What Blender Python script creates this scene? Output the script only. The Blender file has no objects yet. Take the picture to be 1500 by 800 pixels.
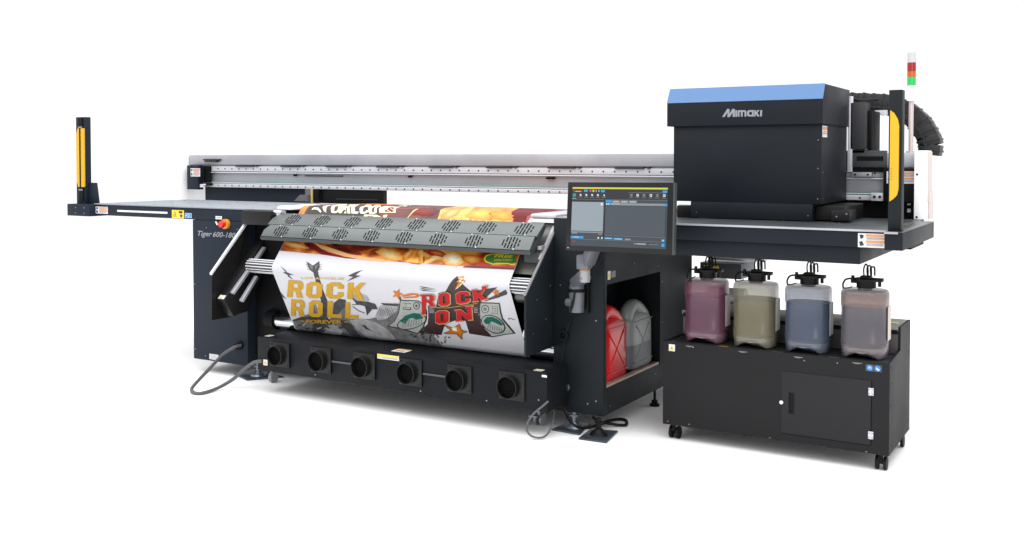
import bpy, bmesh, math, random
from mathutils import Vector, Matrix
from mathutils.geometry import tessellate_polygon
random.seed(7)
SC = bpy.context.scene
COL = SC.collection
# ------------------------------------------------------------------ camera model
FPX, CX, CY = 1468.0, 750.0, 271.4
PITCH, YAW = math.radians(1.5), math.radians(30.94)
CAM = Vector((0, 0, 1.5))
FW = Vector((-math.sin(YAW)*math.cos(PITCH), math.cos(YAW)*math.cos(PITCH), -math.sin(PITCH)))
RT = Vector((math.cos(YAW), math.sin(YAW), 0))
UPV = RT.cross(FW)
def ray(px, py): return FW + RT*((px-CX)/FPX) - UPV*((py-CY)/FPX)
def at(px, py, axis, v):
    d = ray(px, py); t = (v-CAM[axis])/d[axis]
    return CAM + d*t
AX, AY, AZ = 0, 1, 2
# ------------------------------------------------------------------ materials
MATS = {}
def M(name, col, rough=0.5, metal=0.0, spec=0.5, var=0.0, vscale=8.0, bump=0.0, bscale=300.0, emit=None, estr=1.0, coat=0.0, alpha=1.0, trans=0.0):
    if name in MATS: return MATS[name]
    if max(col) > .1 and 'floor' not in name and 'white_paint' not in name: col = tuple(c*.74 for c in col)   # measured photo tones -> surface albedo
    m = bpy.data.materials.new(name); m.use_nodes = True
    nt = m.node_tree; b = nt.nodes['Principled BSDF']
    b.inputs['Base Color'].default_value = (*col, 1)
    b.inputs['Roughness'].default_value = rough
    b.inputs['Metallic'].default_value = metal
    b.inputs['Specular IOR Level'].default_value = spec
    b.inputs['Coat Weight'].default_value = coat
    b.inputs['Alpha'].default_value = alpha
    b.inputs['Transmission Weight'].default_value = trans
    if emit:
        b.inputs['Emission Color'].default_value = (*emit, 1); b.inputs['Emission Strength'].default_value = estr
    tc = nt.nodes.new('ShaderNodeTexCoord')
    if var > 0:
        n = nt.nodes.new('ShaderNodeTexNoise'); n.inputs['Scale'].default_value = vscale; n.inputs['Detail'].default_value = 5
        nt.links.new(tc.outputs['Object'], n.inputs['Vector'])
        r = nt.nodes.new('ShaderNodeMapRange'); r.inputs['To Min'].default_value = 1-var; r.inputs['To Max'].default_value = 1+var
        r.inputs['From Min'].default_value = .3; r.inputs['From Max'].default_value = .7
        nt.links.new(n.outputs['Fac'], r.inputs['Value'])
        mx = nt.nodes.new('ShaderNodeMix'); mx.data_type = 'RGBA'; mx.blend_type = 'MULTIPLY'; mx.inputs['Factor'].default_value = 1
        mx.inputs['A'].default_value = (*col, 1)
        nt.links.new(r.outputs['Result'], mx.inputs['B']); nt.links.new(mx.outputs['Result'], b.inputs['Base Color'])
        r2 = nt.nodes.new('ShaderNodeMapRange'); r2.inputs['To Min'].default_value = max(.02, rough-.14); r2.inputs['To Max'].default_value = min(1, rough+.16)
        nt.links.new(n.outputs['Fac'], r2.inputs['Value']); nt.links.new(r2.outputs['Result'], b.inputs['Roughness'])
    if bump > 0:
        n = nt.nodes.new('ShaderNodeTexNoise'); n.inputs['Scale'].default_value = bscale
        nt.links.new(tc.outputs['Object'], n.inputs['Vector'])
        bp = nt.nodes.new('ShaderNodeBump'); bp.inputs['Strength'].default_value = bump; bp.inputs['Distance'].default_value = .001
        nt.links.new(n.outputs['Fac'], bp.inputs['Height']); nt.links.new(bp.outputs['Normal'], b.inputs['Normal'])
    MATS[name] = m
    return m
def S(r, g, b):   # sRGB 0..255 -> linear
    f = lambda c: (c/255/12.92) if c/255 <= .04045 else ((c/255+.055)/1.055)**2.4
    return (f(r), f(g), f(b))
navy = M('navy_powder_coat', S(23,31,42), .55, 0, .18, .12, 3, .25, 500)
slate = M('dark_slate_powder_coat', S(19,24,28), .55, 0, .18, .12, 3, .25, 500)
headm = M('carriage_powder_coat', S(18,22,29), .5, 0, .18, .10, 3, .25, 500)
inkm = M('charcoal_powder_coat', S(24,24,26), .6, 0, .2, .12, 3, .3, 500)
black = M('matte_black', S(9,10,12), .6, 0, .15, .1, 6)
blackp = M('black_plastic', S(11,11,12), .45, 0, .2, .1, 10)
brownblk = M('brown_black_metal', S(24,23,24), .42, .2, .25, .25, 4)
blue = M('blue_painted_strip', S(86,122,168), .4, 0, .25, .04, 3)
alu = M('brushed_aluminium', S(205,205,212), .38, .4, .5, .10, 3)
alud = M('grey_aluminium', S(182,183,190), .4, .35, .5, .10, 3)
alul = M('light_aluminium', S(226,227,234), .45, .25, .5, .05, 5)
steel = M('galvanised_steel', S(150,160,172), .35, .8, .5, .2, 30)
chrome = M('chrome', S(220,225,232), .15, 1.0, .5)
tablem = M('grey_table_top', S(146,152,160), .5, .1, .25, .06, 3)
grayp = M('grey_perforated_steel', S(98,103,103), .36, .35, .5, .12, 2)
grayd = M('grey_steel_edge', S(62,66,66), .5, .3, .3, .1, 4)
platen = M('beige_grey_platen', S(128,128,124), .4, .5, .4, .08, 3)
slot = M('slot_black', S(22,22,24), .9, 0, .05)
white = M('white_paint', S(240,240,242), .5, 0, .3, .02, 4)
warmw = M('warm_white_side', S(225,212,208), .5, 0, .3, .02, 4)
vinyl = M('white_vinyl', S(208,208,214), .35, 0, .4, .01, 2, .5, 5)
yellow = M('yellow_plastic', S(226,174,26), .4, 0, .4, .03, 8)
teal = M('teal_tape', S(120,170,172), .5)
lblw = M('label_white', S(232,232,236), .5)
lbly = M('label_yellow', S(245,215,50), .5)
lblo = M('label_orange', S(236,150,80), .5)
lblb = M('label_blue', S(60,130,205), .5)
lbll = M('label_lightblue', S(150,195,235), .5)
lblk = M('label_black', S(30,30,50), .5)
lbld = M('label_grey', S(120,120,124), .5)
red = M('red_button', S(225,45,40), .3, 0, .5)
orange = M('orange_collar', S(245,165,50), .4)
rubber = M('black_rubber', S(14,14,15), .6, 0, .2)
wheelg = M('grey_caster', S(165,165,168), .4, .2)
cablem = M('grey_cable', S(95,96,98), .5, 0, .3)
letter = M('silver_letter', S(150,153,160), .5, 0, .2)
armm = M('arm_silver', S(112,115,122), .4, .4, .4, .08, 20)
# ------------------------------------------------------------------ object helpers
def T(name, label, cat, loc, group=None, kind=None):
    o = bpy.data.objects.new(name, None); COL.objects.link(o); o.location = loc; o.empty_display_size = .1
    o['label'] = label; o['category'] = cat
    if group: o['group'] = group
    if kind: o['kind'] = kind
    return o
def root_loc(p):
    v = Vector((0, 0, 0))
    while p: v = v + Vector(p.location); p = p.parent
    return v
class MB:
    def __init__(s): s.bm = bmesh.new()
    def _m(s, geom, m):
        for f in geom: f.material_index = m
    def box(s, x0, x1, y0, y1, z0, z1, m=0, bev=0.0):
        b2 = bmesh.new()
        v = [b2.verts.new((x, y, z)) for x in (x0, x1) for y in (y0, y1) for z in (z0, z1)]
        for q in ((0,1,3,2), (4,6,7,5), (0,4,5,1), (2,3,7,6), (0,2,6,4), (1,5,7,3)): b2.faces.new([v[i] for i in q])
        bmesh.ops.recalc_face_normals(b2, faces=b2.faces)
        if bev > 0: bmesh.ops.bevel(b2, geom=b2.edges[:], offset=bev, segments=2, affect='EDGES', profile=.5)
        s._merge(b2, m); return s
    def _merge(s, b2, m, mat=None):
        if mat: bmesh.ops.transform(b2, matrix=mat, verts=b2.verts)
        vm = {v: s.bm.verts.new(v.co) for v in b2.verts}
        for f in b2.faces:
            try: nf = s.bm.faces.new([vm[v] for v in f.verts]); nf.material_index = m
            except ValueError: pass
        b2.free()
    def prism(s, pts, vec, m=0, bev=0.0):
        b2 = bmesh.new(); vec = Vector(vec)
        a = [b2.verts.new(Vector(p)) for p in pts]; c = [b2.verts.new(Vector(p)+vec) for p in pts]
        n = len(pts)
        b2.faces.new(a[::-1]); b2.faces.new(c)
        for i in range(n): b2.faces.new((a[i], a[(i+1) % n], c[(i+1) % n], c[i]))
        bmesh.ops.recalc_face_normals(b2, faces=b2.faces)
        if bev > 0: bmesh.ops.bevel(b2, geom=b2.edges[:], offset=bev, segments=2, affect='EDGES', profile=.5)
        s._merge(b2, m); return s
    def cyl(s, p0, p1, r, seg=24, m=0, r2=None, cap=True):
        p0, p1 = Vector(p0), Vector(p1); r2 = r if r2 is None else r2
        d = (p1-p0).normalized(); a = d.orthogonal().normalized(); b = d.cross(a)
        A = [s.bm.verts.new(p0+(a*math.cos(t)+b*math.sin(t))*r) for t in [2*math.pi*i/seg for i in range(seg)]]
        B = [s.bm.verts.new(p1+(a*math.cos(t)+b*math.sin(t))*r2) for t in [2*math.pi*i/seg for i in range(seg)]]
        fs = [s.bm.faces.new((A[i], A[(i+1) % seg], B[(i+1) % seg], B[i])) for i in range(seg)]
        if cap: fs += [s.bm.faces.new(A[::-1]), s.bm.faces.new(B)]
        s._m(fs, m); return s
    def ring(s, p0, p1, ro, ri, seg=28, m=0):
        p0, p1 = Vector(p0), Vector(p1); d = (p1-p0).normalized(); a = d.orthogonal().normalized(); b = d.cross(a)
        L = []
        for (p, r) in ((p0, ro), (p1, ro), (p1, ri), (p0, ri)):
            L.append([s.bm.verts.new(p+(a*math.cos(t)+b*math.sin(t))*r) for t in [2*math.pi*i/seg for i in range(seg)]])
        fs = []
        for k in range(4):
            A, B = L[k], L[(k+1) % 4]
            fs += [s.bm.faces.new((A[i], A[(i+1) % seg], B[(i+1) % seg], B[i])) for i in range(seg)]
        s._m(fs, m); return s
    def tube(s, pts, r, seg=8, m=0, smooth=6):
        P = [Vector(p) for p in pts]
        if smooth:
            Q = []
            for i in range(len(P)-1):
                p0, p1, p2, p3 = P[max(i-1, 0)], P[i], P[i+1], P[min(i+2, len(P)-1)]
                for k in range(smooth):
                    t = k/smooth
                    Q.append(.5*((2*p1)+(-p0+p2)*t+(2*p0-5*p1+4*p2-p3)*t*t+(-p0+3*p1-3*p2+p3)*t**3))
            Q.append(P[-1]); P = Q
        rings = []; up = None
        for i, p in enumerate(P):
            d = (P[min(i+1, len(P)-1)]-P[max(i-1, 0)]).normalized()
            a = d.orthogonal().normalized() if up is None else (up-d*up.dot(d)).normalized()
            up = a; b = d.cross(a)
            rings.append([s.bm.verts.new(p+(a*math.cos(t)+b*math.sin(t))*r) for t in [2*math.pi*j/seg for j in range(seg)]])
        fs = []
        for A, B in zip(rings, rings[1:]):
            fs += [s.bm.faces.new((A[i], A[(i+1) % seg], B[(i+1) % seg], B[i])) for i in range(seg)]
        fs += [s.bm.faces.new(rings[0][::-1]), s.bm.faces.new(rings[-1])]
        s._m(fs, m); return s
    def sphere(s, c, r, m=0, sc=(1, 1, 1)):
        b2 = bmesh.new(); bmesh.ops.create_uvsphere(b2, u_segments=20, v_segments=12, radius=r)
        s._merge(b2, m, Matrix.Translation(c) @ Matrix.Diagonal((*sc, 1))); return s
    def loft(s, rings, m=0, cap=True):
        R = [[s.bm.verts.new(p) for p in r] for r in rings]; n = len(R[0]); fs = []
        for A, B in zip(R, R[1:]): fs += [s.bm.faces.new((A[i], A[(i+1) % n], B[(i+1) % n], B[i])) for i in range(n)]
        if cap: fs += [s.bm.faces.new(R[0][::-1]), s.bm.faces.new(R[-1])]
        s._m(fs, m); return s
    def tris(s, pts, fs, m=0):
        V = [s.bm.verts.new(p) for p in pts]
        for f in fs:
            try: nf = s.bm.faces.new([V[i] for i in f]); nf.material_index = m
            except ValueError: pass
        return s
    def build(s, name, mats, parent=None, ang=35, recalc=False):
        if not isinstance(mats, (list, tuple)): mats = [mats]
        if recalc: bmesh.ops.recalc_face_normals(s.bm, faces=s.bm.faces)
        L = root_loc(parent) if parent else Vector((0, 0, 0))
        if parent: bmesh.ops.translate(s.bm, verts=s.bm.verts, vec=-L)
        me = bpy.data.meshes.new(name); s.bm.to_mesh(me); s.bm.free()
        for m in mats: me.materials.append(m)
        me.polygons.foreach_set('use_smooth', [True]*len(me.polygons))
        me.set_sharp_from_angle(angle=math.radians(ang))
        o = bpy.data.objects.new(name, me); COL.objects.link(o)
        if parent: o.parent = parent
        return o
def text2d(body, shear=0.0, fat=0.0):
    c = bpy.data.curves.new('t', 'FONT'); c.body = body; c.shear = shear; c.offset = fat; c.resolution_u = 3
    o = bpy.data.objects.new('t', c); COL.objects.link(o)
    bpy.context.view_layer.update()
    me = bpy.data.meshes.new_from_object(o.evaluated_get(bpy.context.evaluated_depsgraph_get()))
    V = [(v.co.x, v.co.y) for v in me.vertices]; F = [tuple(p.vertices) for p in me.polygons]
    bpy.data.objects.remove(o); bpy.data.curves.remove(c); bpy.data.meshes.remove(me)
    x0, x1 = min(v[0] for v in V), max(v[0] for v in V); y0, y1 = min(v[1] for v in V), max(v[1] for v in V)
    return [((x-x0)/(x1-x0), (y-y0)/(y1-y0)) for x, y in V], F
def poly2d(contours):
    flat = [p for c in contours for p in c]
    t = tessellate_polygon([[Vector((p[0], p[1], 0)) for p in c] for c in contours])
    return flat, [tuple(x) for x in t]
def bil(q, u, v):   # q: TL TR BR BL ; v=1 is top
    tl, tr, br, bl = q
    a = [bl[i]+(br[i]-bl[i])*u for i in (0, 1)]; b = [tl[i]+(tr[i]-tl[i])*u for i in (0, 1)]
    return (a[0]+(b[0]-a[0])*v, a[1]+(b[1]-a[1])*v)
class Flat:
    """flat printed label in a plane: coordinates (a, b) metres from origin along U, V"""
    def __init__(s, O, U, V, N): s.O, s.U, s.V, s.N = Vector(O), Vector(U), Vector(V), Vector(N); s.mb = MB(); s.mats = []
    def mi(s, m):
        if m not in s.mats: s.mats.append(m)
        return s.mats.index(m)
    def P(s, a, b, k): return s.O+s.U*a+s.V*b+s.N*(.0012*k)
    def poly(s, pts, m, k=1):
        F, t = poly2d([pts]); s.mb.tris([s.P(a, b, k) for a, b in F], t, s.mi(m)); return s
    def rect(s, a0, b0, a1, b1, m, k=1): return s.poly([(a0, b0), (a1, b0), (a1, b1), (a0, b1)], m, k)
    def disc(s, a, b, r, m, k=1): return s.poly([(a+r*math.cos(i*math.pi/10), b+r*math.sin(i*math.pi/10)) for i in range(20)], m, k)
    def text(s, body, a0, b0, a1, b1, m, k=2, shear=0, fat=0):
        V, F = text2d(body, shear, fat)
        s.mb.tris([s.P(a0+(a1-a0)*u, b0+(b1-b0)*v, k) for u, v in V], F, s.mi(m)); return s
    def slab(s, a0, b0, a1, b1, m):
        s.mb.prism([s.P(a0, b0, 0), s.P(a1, b0, 0), s.P(a1, b1, 0), s.P(a0, b1, 0)], s.N*.0011, s.mi(m)); return s
    def build(s, name, parent): return s.mb.build(name, s.mats, parent)
def front(px, py, y): # label frame on a plane facing the viewer (normal -Y), origin at given pixel
    p = at(px, py, AY, y); return Flat((p.x, y-.001, p.z), (1, 0, 0), (0, 0, 1), (0, -1, 0))
def warn_label(px, py, y, w, h, parent, style='orange'):
    f = front(px, py, y)
    f.slab(0, -h, w, 0, lblw)
    if style == 'orange':
        f.rect(w*.28, -h*.22, w*.97, -h*.06, lblo, 2).rect(w*.28, -h*.66, w*.97, -h*.5, lblo, 2)
        for i in range(3): f.rect(w*.3, -h*(.30+.06*i), w*.93, -h*(.275+.06*i), lbld, 2); f.rect(w*.3, -h*(.74+.07*i), w*.9, -h*(.715+.07*i), lbld, 2)
        f.poly([(w*.05, -h*.12), (w*.13, -h*.08), (w*.2, -h*.3), (w*.1, -h*.42)], lblk, 2)
        f.disc(w*.17, -h*.18, h*.07, lblk, 2)
        f.poly([(w*.04, -h*.62), (w*.15, -h*.55), (w*.22, -h*.85), (w*.08, -h*.92)], lblk, 2)
    elif style == 'tri':
        f.poly([(w*.5, -h*.12), (w*.92, -h*.85), (w*.08, -h*.85)], lbly, 2)
        f.poly([(w*.5, -h*.32), (w*.57, -h*.65), (w*.43, -h*.65)], lblk, 3)
    return f.build('warning_label', parent)
def many(name, mat, parent, pts, axis, r, t, seg=10):
    """one small disc-headed screw per point, each its own object sharing one mesh"""
    mb = MB(); d = Vector(axis); mb.cyl(d*-.001, d*t, r, seg); first = mb.build(name, mat, None)
    L = root_loc(parent)
    for i, p in enumerate(pts):
        o = first if i == 0 else first.copy()
        if i: COL.objects.link(o)
        o.parent = parent; o.location = Vector(p)-L
def screws(pts, y, parent, r=.004):
    many('screw', steel, parent, [(x, y, z) for x, z in pts], (0, -1, 0), r, .0025)

# ------------------------------------------------------------------ floor
g = MB(); g.box(-45, 40, -30, 60, -.05, 0); fl = g.build('floor', M('white_studio_floor', (.93, .93, .93), .8, 0, .0)); fl['kind'] = 'structure'; fl['label'] = 'seamless white studio floor'

# ================================================================== PRINTER
PR = T('wide_format_printer', 'large black and grey roll fed inkjet printer with blue striped carriage hood', 'printer', (-3.8, 5.2, 0))
YF = 4.895
# ---- left housing
b = MB(); b.box(-5.56, -5.03, YF, 5.75, .09, 1.073, 0, .003)
lh = b.build('left_housing', navy, PR)
screws([(-5.54, .16), (-5.54, .62), (-5.44, .12), (-5.42, 1.02), (-5.12, 1.02)], YF, lh)
f = front(290, 338, YF)
wT = .445
f.text('Tiger', 0, -.047, .142, 0, letter, 1, .3, .016)
f.text('600-1800TS', .150, -.037, .475, 0, letter, 1, .3, .016)
f.build('model_lettering', lh)
f = front(316, 316.5, YF); f.slab(0, -.022, .062, 0, lblw); f.rect(.01, -.013, .052, -.009, lbld, 2); f.build('name_plate', lh)
b = MB(); p = at(331, 328, AY, YF); b.cyl((p.x+.008, YF, p.z), (p.x+.008, YF-.022, p.z), .034, 28, 0)
b.cyl((p.x+.008, YF-.022, p.z), (p.x+.008, YF-.04, p.z), .016, 20, 1); b.cyl((p.x+.008, YF-.04, p.z), (p.x+.008, YF-.058, p.z), .026, 28, 1, .022)
b.build('emergency_stop', [orange, red], lh)
b = MB(); q = at(320, 327, AY, YF); b.cyl((q.x, YF, q.z), (q.x, YF-.012, q.z), .017, 20, 0); b.prism([(q.x-.012, YF-.02, q.z+.010), (q.x-.005, YF-.02, q.z+.014), (q.x+.012, YF-.02, q.z-.009), (q.x+.005, YF-.02, q.z-.013)], (0, .009, 0), 1)
b.build('key_switch', [black, lblw], lh)
f = front(307, 518, YF); f.slab(0, -.038, .088, 0, lblw); [f.rect(.006, -.008-.008*i, .08, -.0065-.008*i, lbld, 2) for i in range(4)]; f.build('rating_plate', lh)
b = MB(); p = at(352, 506, AY, YF); b.cyl((p.x, YF, p.z), (p.x, YF-.012, p.z), .03, 20, 0); b.cyl((p.x, YF-.01, p.z), (p.x-.01, YF-.05, p.z-.005), .02, 16, 0); b.build('cable_gland', black, lh)
# ---- left extension table
b = MB(); b.box(-6.62, -5.03, YF, 5.9, 1.075, 1.154, 0, .002); b.box(-5.03, -4.76, YF+.09, 5.75, 1.075, 1.154, 0)
tb = b.build('side_table', navy, PR)
b = MB(); b.box(-6.63, -4.765, YF-.006, 5.76, 1.155, 1.163, 0, .001); b.box(-4.764, -2.668, 5.04, 5.76, 1.155, 1.163, 0)
ts = b.build('table_top', tablem, tb)
many('screw', grayd, ts, [(-6.45+.2*i, yy, 1.163) for i in range(9) for yy in (4.97, 5.3, 5.6)], (0, 0, 1), .006, .0015, 8)
f = front(172, 307.5, YF); f.slab(0, -.014, .55, 0, lblw); f.build('light_strip', tb)
f = front(252, 307.5, YF); f.slab(0, -.058, .125, 0, lbly); f.rect(.075, -.022, .11, -.006, lblk, 2); f.poly([(.085, -.03), (.11, -.032), (.105, -.052), (.09, -.05)], lblk, 2); f.poly([(.03, -.01), (.045, -.034), (.015, -.034)], lblk, 2); f.poly([(.03, -.016), (.040, -.0315), (.02, -.0315)], lbly, 3); f.rect(.012, -.045, .05, -.041, lblk, 2); f.build('warning_label', tb)
f = front(271, 312, YF); f.slab(0, -.034, .07, 0, lbll); f.disc(.018, -.017, .013, lblb, 2); f.disc(.052, -.017, .013, lblb, 2); f.rect(.012, -.02, .024, -.012, lblw, 3); f.poly([(.045, -.01), (.058, -.02), (.052, -.025)], lblw, 3); f.build('notice_label', tb)
warn_label(140.5, 302.5, YF, .14, .052, tb)
b = MB(); b.box(-6.885, -6.62, YF-.055, 5.02, 1.066, 1.156, 0, .003); 
bk = b.build('post_bracket', navy, PR)
screws([(-6.78, 1.13), (-6.78, 1.09), (-6.68, 1.13), (-6.68, 1.09)], YF-.055, bk, .005)
# light curtain posts
def curtain(x0, x1, y0, y1, z0, z1, yz0, yz1, left, mat):
    b = MB(); b.box(x0, x1, y0, y1, z0, z1, 0, .002); o = b.build('light_curtain_post', mat, PR)
    b = MB()
    if left:
        w = x1-x0; a0, a1 = x0+w*.16, x1+.002
        b.prism([(a0+.02, y0-.012, yz0), (a1, y0-.012, yz0), (a1, y0-.012, yz1), (a0+.02, y0-.012, yz1), (a0, y0-.012, yz1-.05), (a0, y0-.012, yz0+.05)], (0, .0118, 0), 0)
        b.build('yellow_cover', yellow, o)
        b = MB(); b.box(x0+w*.56, x0+w*.68, y0-.016, y0-.012, yz0, yz1, 0); b.box(x0+w*.45, x0+w*.85, y0-.012, y0-.0005, yz1+.001, z1-.01, 0); b.box(x0+w*.45, x0+w*.85, y0-.012, y0-.0005, z0+.02, yz0-.001, 0)
        b.build('sensor_lens', black, o)
        for zz in (z1-.085, z0+.10): b = MB(); b.box(x0+w*.42, x0+w*.88, y0-.014, y0-.0125, zz, zz+.012); b.build('clip', steel, o)
    else:
        w = x1-x0; a1 = x0+w*.80; a0 = x0+.008
        b.prism([(a0, y0-.012, yz0), (a1-.022, y0-.012, yz0+.012), (a1-.006, y0-.012, yz0+.03), (a1, y0-.012, yz0+.06), (a1, y0-.012, yz1-.07), (a1-.006, y0-.012, yz1-.04), (a1-.022, y0-.012, yz1-.012), (a0, y0-.012, yz1)], (0, .0118, 0), 0)
        b.build('yellow_cover', yellow, o)
        f = Flat((x0+.012, y0-.0125, yz0+.1), (1, 0, 0), (0, 0, 1), (0, -1, 0)); [f.rect(0.003*(i % 2), .012*i, .007, .012*i+.004, lbld, 1) for i in range(5)]; f.build('safety_marking', o)
    return o
pl = curtain(-6.866, -6.762, 4.91, 4.965, 1.157, 1.822, 1.285, 1.735, True, navy)
b = MB(); b.prism([(-6.761, 4.94, 1.157), (-6.645, 4.94, 1.157), (-6.672, 4.94, 1.318), (-6.761, 4.94, 1.318)], (0, .012, 0), 0, .001); b.build('gusset', navy, pl)
pr = curtain(-.884, -.826, 4.835, 4.9, 1.167, 1.816, 1.305, 1.722, False, slate)

# ---- underframe (dark interior)
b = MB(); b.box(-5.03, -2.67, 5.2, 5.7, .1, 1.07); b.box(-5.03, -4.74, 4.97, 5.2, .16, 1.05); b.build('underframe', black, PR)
# ---- profile of the media path (y, z)
def arc(cy, cz, r, a0, a1, n):
    return [(cy+r*math.cos(math.radians(a0+(a1-a0)*i/n)), cz+r*math.sin(math.radians(a0+(a1-a0)*i/n))) for i in range(n+1)]
RC, RCR = (4.757, .80), .045      # crease roller
RB, RBR = (4.955, .416), .05      # take-up roller
PROF = [(5.76, 1.172), (5.25, 1.186), (5.06, 1.189)] + arc(5.02, 1.139, .05, 75, 150, 5) + arc(RC[0], RC[1], RCR+.002, 152, 205, 7) + arc(RB[0], RB[1], RBR+.002, 188, 330, 12)
SL = [0.0]
for a, c in zip(PROF, PROF[1:]): SL.append(SL[-1]+math.hypot(c[0]-a[0], c[1]-a[1]))
NRM = []
for i in range(len(PROF)):
    a, c = PROF[max(i-1, 0)], PROF[min(i+1, len(PROF)-1)]
    d = Vector((c[0]-a[0], c[1]-a[1])).normalized(); n = Vector((d[1], -d[0]))
    NRM.append(n if n[0] < 0 or n[1] > 0 else -n)
if NRM[0][1] < 0: NRM = [-n for n in NRM]
def surf(x, s, off=0.0):
    s = min(max(s, 0), SL[-1])
    for i in range(len(SL)-1):
        if s <= SL[i+1]+1e-9: break
    t = (s-SL[i])/(SL[i+1]-SL[i]); n = (NRM[i]*(1-t)+NRM[i+1]*t)
    return Vector((x, PROF[i][0]*(1-t)+PROF[i+1][0]*t+n[0]*off, PROF[i][1]*(1-t)+PROF[i+1][1]*t+n[1]*off))
def pix2xs(px, py):
    d = ray(px, py); best = None
    for i in range(len(PROF)-1):
        (y0, z0), (y1, z1) = PROF[i], PROF[i+1]
        dy, dz = y1-y0, z1-z0; den = d.y*dz-d.z*dy
        if abs(den) < 1e-9: continue
        # CAM + t d = P0 + u (dy,dz)
        t = ((y0-CAM.y)*dz-(z0-CAM.z)*dy)/den
        u = ((y0-CAM.y)*d.z-(z0-CAM.z)*d.y)/den
        if t > 0 and -1e-3 <= u <= 1.001:
            if best is None or t < best[0]: best = (t, CAM.x+t*d.x, SL[i]+u*(SL[i+1]-SL[i]))
    if best is None:  # beyond the back edge or below the roll
        if py > 440:
            p = at(px, py, AY, RB[0]-RBR*.7); return (p.x, SL[-8])
        p = at(px, py, AZ, 1.175); return (min(p.x, -2.84), max(0.0, (5.76-p.y)))
    return (best[1], best[2])
XL, XR = -4.62, -2.84
# ---- banner (a thing of its own) with its printed artwork
class Art:
    def __init__(s): s.mb = MB(); s.mats = []
    def mi(s, m):
        if m not in s.mats: s.mats.append(m)
        return s.mats.index(m)
    def put(s, xs, faces, m, k):
        bm = bmesh.new(); V = [bm.verts.new((min(max(x, XL+.002), XR-.002), q, 0)) for x, q in xs]
        for f in faces:
            if len(set(f)) < 3: continue
            try: bm.faces.new([V[i] for i in f])
            except ValueError: pass
        for sk in SL[1:-1]:
            bmesh.ops.bisect_plane(bm, geom=bm.verts[:]+bm.edges[:]+bm.faces[:], plane_co=(0, sk, 0), plane_no=(0, 1, 0), dist=1e-6)
        vm = {v: s.mb.bm.verts.new(surf(v.co.x, v.co.y, .0007*k)) for v in bm.verts}
        for f in bm.faces:
            if f.calc_area() < 1e-9: continue
            nf = s.mb.bm.faces.new([vm[v] for v in f.verts]); nf.material_index = s.mi(m)
        bm.free()
    def poly(s, contours, m, k=1, o=(0, 0), sc=1.0):
        if isinstance(contours[0][0], (int, float)): contours = [contours]
        C = [[pix2xs(o[0]+x/sc, o[1]+y/sc) for x, y in c] for c in contours]
        F, t = poly2d(C); s.put(F, t, m, k)
    def line(s, pts, w, m, k=1, o=(0, 0), sc=1.0):
        for a, c in zip(pts, pts[1:]):
            d = Vector((c[0]-a[0], c[1]-a[1])); 
            if d.length == 0: continue
            n = Vector((-d.y, d.x)).normalized()*w/2; e = d.normalized()*w*.0
            s.poly([(a[0]+n.x-e.x, a[1]+n.y-e.y), (c[0]+n.x+e.x, c[1]+n.y+e.y), (c[0]-n.x+e.x, c[1]-n.y+e.y), (a[0]-n.x-e.x, a[1]-n.y-e.y)], m, k, o, sc)
    def text(s, body, quad, m, k=1, o=(0, 0), sc=1.0, shear=0, fat=0.0):
        V, F = text2d(body, shear, fat)
        xs = []
        for u, v in V:
            q = bil(quad, u, v); xs.append(pix2xs(o[0]+q[0]/sc, o[1]+q[1]/sc))
        s.put(xs, F, m, k)
    def glyphs(s, contours, quad, m, k=1, o=(0, 0), sc=1.0):
        C = []
        for c in contours: C.append([bil(quad, x, y) for x, y in c])
        s.poly(C, m, k, o, sc)
    def ell(s, cx, cy, rx, ry, rot, m, k=1, o=(0, 0), sc=1.0, n=22):
        r = math.radians(rot)
        s.poly([(cx+rx*math.cos(t)*math.cos(r)-ry*math.sin(t)*math.sin(r), cy+rx*math.cos(t)*math.sin(r)+ry*math.sin(t)*math.cos(r)) for t in [2*math.pi*i/n for i in range(n)]], m, k, o, sc)
    def blob(s, cx, cy, rx, ry, rot, c0, c1, k, o=(0, 0), sc=1.0, steps=4, jit=.12):
        r = math.radians(rot); n = 26; J = [1+random.uniform(-jit, jit) for _ in range(n)]
        for q in range(steps):
            f = 1-q/(steps+.5); c = tuple(a_+(b_-a_)*q/max(1, steps-1) for a_, b_ in zip(c0, c1))
            mt = M('print_tone_%03d_%03d_%03d' % tuple(int(v*255) for v in c), c, .45, 0, .3, .08, 40)
            s.poly([(cx+J[i]*f*(rx*math.cos(t)*math.cos(r)-ry*math.sin(t)*math.sin(r)), cy+J[i]*f*(rx*math.cos(t)*math.sin(r)+ry*math.sin(t)*math.cos(r))) for i, t in enumerate([2*math.pi*i/n for i in range(n)])], mt, k+q*.3, o, sc)
def G_O(): return [[(.25, 0), (.75, 0), (1, .16), (1, .84), (.75, 1), (.25, 1), (0, .84), (0, .16)], [(.36, .22), (.36, .78), (.64, .78), (.64, .22)]]
def G_C(): return [[(.25, 0), (.75, 0), (1, .16), (1, .40), (.66, .40), (.66, .22), (.36, .22), (.36, .78), (.66, .78), (.66, .62), (1, .62), (1, .84), (.75, 1), (.25, 1), (0, .84), (0, .16)]]
def G_R(): return [[(0, 0), (.34, 0), (.34, .36), (.5, .36), (.62, 0), (1, 0), (.82, .42), (.98, .55), (.98, .86), (.78, 1), (0, 1)], [(.34, .56), (.34, .8), (.64, .8), (.64, .56)]]
def G_K(): return [[(0, 0), (.34, 0), (.34, .34), (.42, .44), (.66, 0), (1.04, 0), (.68, .58), (1.08, 1), (.72, 1), (.34, .64), (.34, 1), (0, 1)]]
def G_L(): return [[(0, 0), (1, 0), (1, .22), (.36, .22), (.36, 1), (0, 1)]]
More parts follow.
